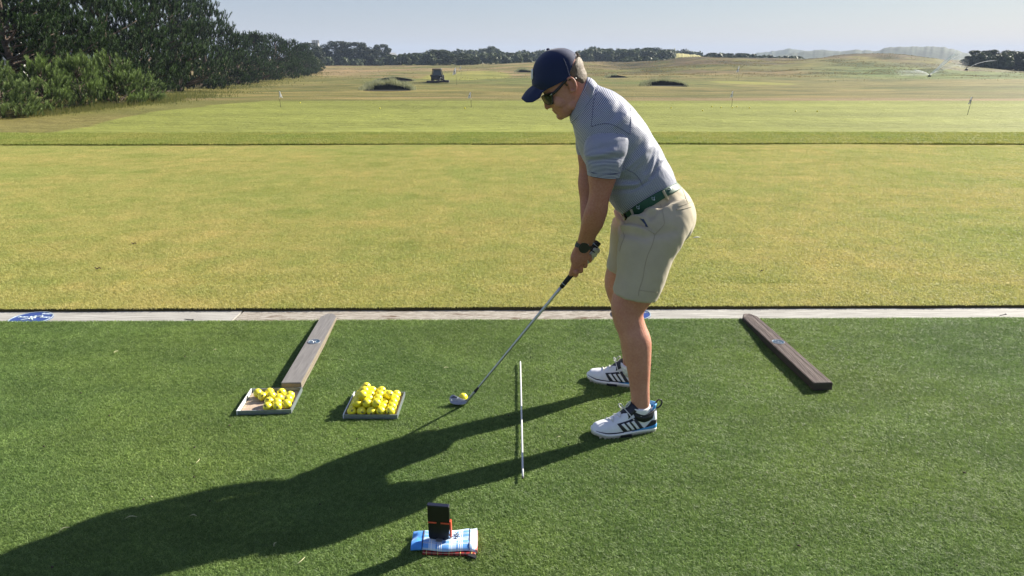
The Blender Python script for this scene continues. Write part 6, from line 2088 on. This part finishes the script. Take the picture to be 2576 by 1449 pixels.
# ------------------------------------------------------------------ the iron
butt = gp(-5, 0, 3.136); gend = P(*ZD(345, 1335), 3.140)
hosel_top = P(*ZC(975, 355), 3.150); hosel_bot = P(*ZC(800, 560), 3.152)
club = thing('golf_club', 'steel iron with black grip held in both hands, its head behind the ball', 'golf club', hosel_bot)
ax = (hosel_top - butt); Lc = np.linalg.norm(ax); ax /= Lc
m_grip = simple('black_grip', (0.010, 0.010, 0.011), 0.75, .2, 200, .5, 500)
m_steel = simple('steel_shaft', (0.42, 0.44, 0.46), 0.28, .06, 60, metal=1.0)
m_head = simple('forged_head', (0.30, 0.32, 0.34), 0.33, .12, 60, metal=.9)
m_cav = simple('dark_cavity', (0.10, 0.11, 0.12), 0.45, .12, 60, metal=.8)
ge = np.linalg.norm(gend - butt)
add('grip', tube([butt, butt + ax * .004, butt + ax * .02, butt + ax * (ge * .5), butt + ax * ge], [.0115, .0145, .0138, .0122, .0100], 14, 30), m_grip, club)
add('grip_ring', tube([butt + ax * (ge - .020), butt + ax * (ge - .0175)], .0112, 14), m_pale, club)
add('grip_ring', tube([butt + ax * .016, butt + ax * .0185], .0146, 14), m_pale, club)
sp = []; srr = []
for t_ in np.linspace(0, 1, 22):
    L_ = ge + (Lc - ge) * t_; sp.append(butt + ax * L_); srr.append(.0072 - .0024 * t_)
add('shaft', tube(sp, srr, 12), m_steel, club)
add('ferrule', tube([hosel_top - ax * .028, hosel_top - ax * .004, hosel_top + ax * .001], [.0056, .0072, .0072], 12), m_grip, club)
add('hosel', tube([hosel_top, (hosel_top + hosel_bot) / 2, hosel_bot, hosel_bot + ax * .012], [.0068, .0068, .0075, .0085], 12, 12), m_head, club)
def hc(x, y, Y): return P(*ZC(x, y), Y)
outline = [(800, 545), (700, 520), (590, 470), (500, 425), (455, 425), (410, 470), (392, 530), (400, 585), (440, 618), (520, 640), (630, 648), (720, 645), (775, 620), (805, 585)]
def head_ring(scale, Yt, Yb):
    c_ = np.array(outline, float).mean(0); r_ = []
    for x, y in outline:
        p2 = c_ + (np.array([x, y]) - c_) * scale
        f = (y - 420) / 230.0
        r_.append(hc(p2[0], p2[1], Yt * (1 - f) + Yb * f))
    return r_
rings = [head_ring(.90, 3.166, 3.150), head_ring(1.0, 3.1655, 3.149), head_ring(1.0, 3.161, 3.134), head_ring(.93, 3.159, 3.130)]
V, F, uv = loft(np.array(rings)); add('clubhead', (V, F), m_head, club)
mus = [(420, 545), (520, 540), (640, 560), (770, 580), (780, 605), (720, 630), (620, 636), (520, 628), (445, 606), (412, 575)]
pa = [hc(x, y, 3.1335 + .027 * (1 - (y - 420) / 230.0)) for x, y in mus]; pb_ = [p_ + np.array([0, -.006, 0]) for p_ in pa]
V, F, uv = loft(np.array([pa, pb_])); add('muscle_back', (V, F), m_head, club, False)
ca = [(440, 480), (500, 448), (590, 492), (700, 540), (690, 556), (560, 535), (430, 540)]
pa = [hc(x, y, 3.1330 + .027 * (1 - (y - 420) / 230.0)) for x, y in ca]; pb_ = [p_ + np.array([0, -.0015, 0]) for p_ in pa]
V, F, uv = loft(np.array([pa, pb_])); add('cavity', (V, F), m_cav, club, False)
for a_, b_ in (((595, 488), (545, 540)), ((425, 515), (460, 565))):
    add('engraved_line', tube([hc(*a_, 3.1465), hc(*b_, 3.1385)], .0010, 5), m_pale, club)
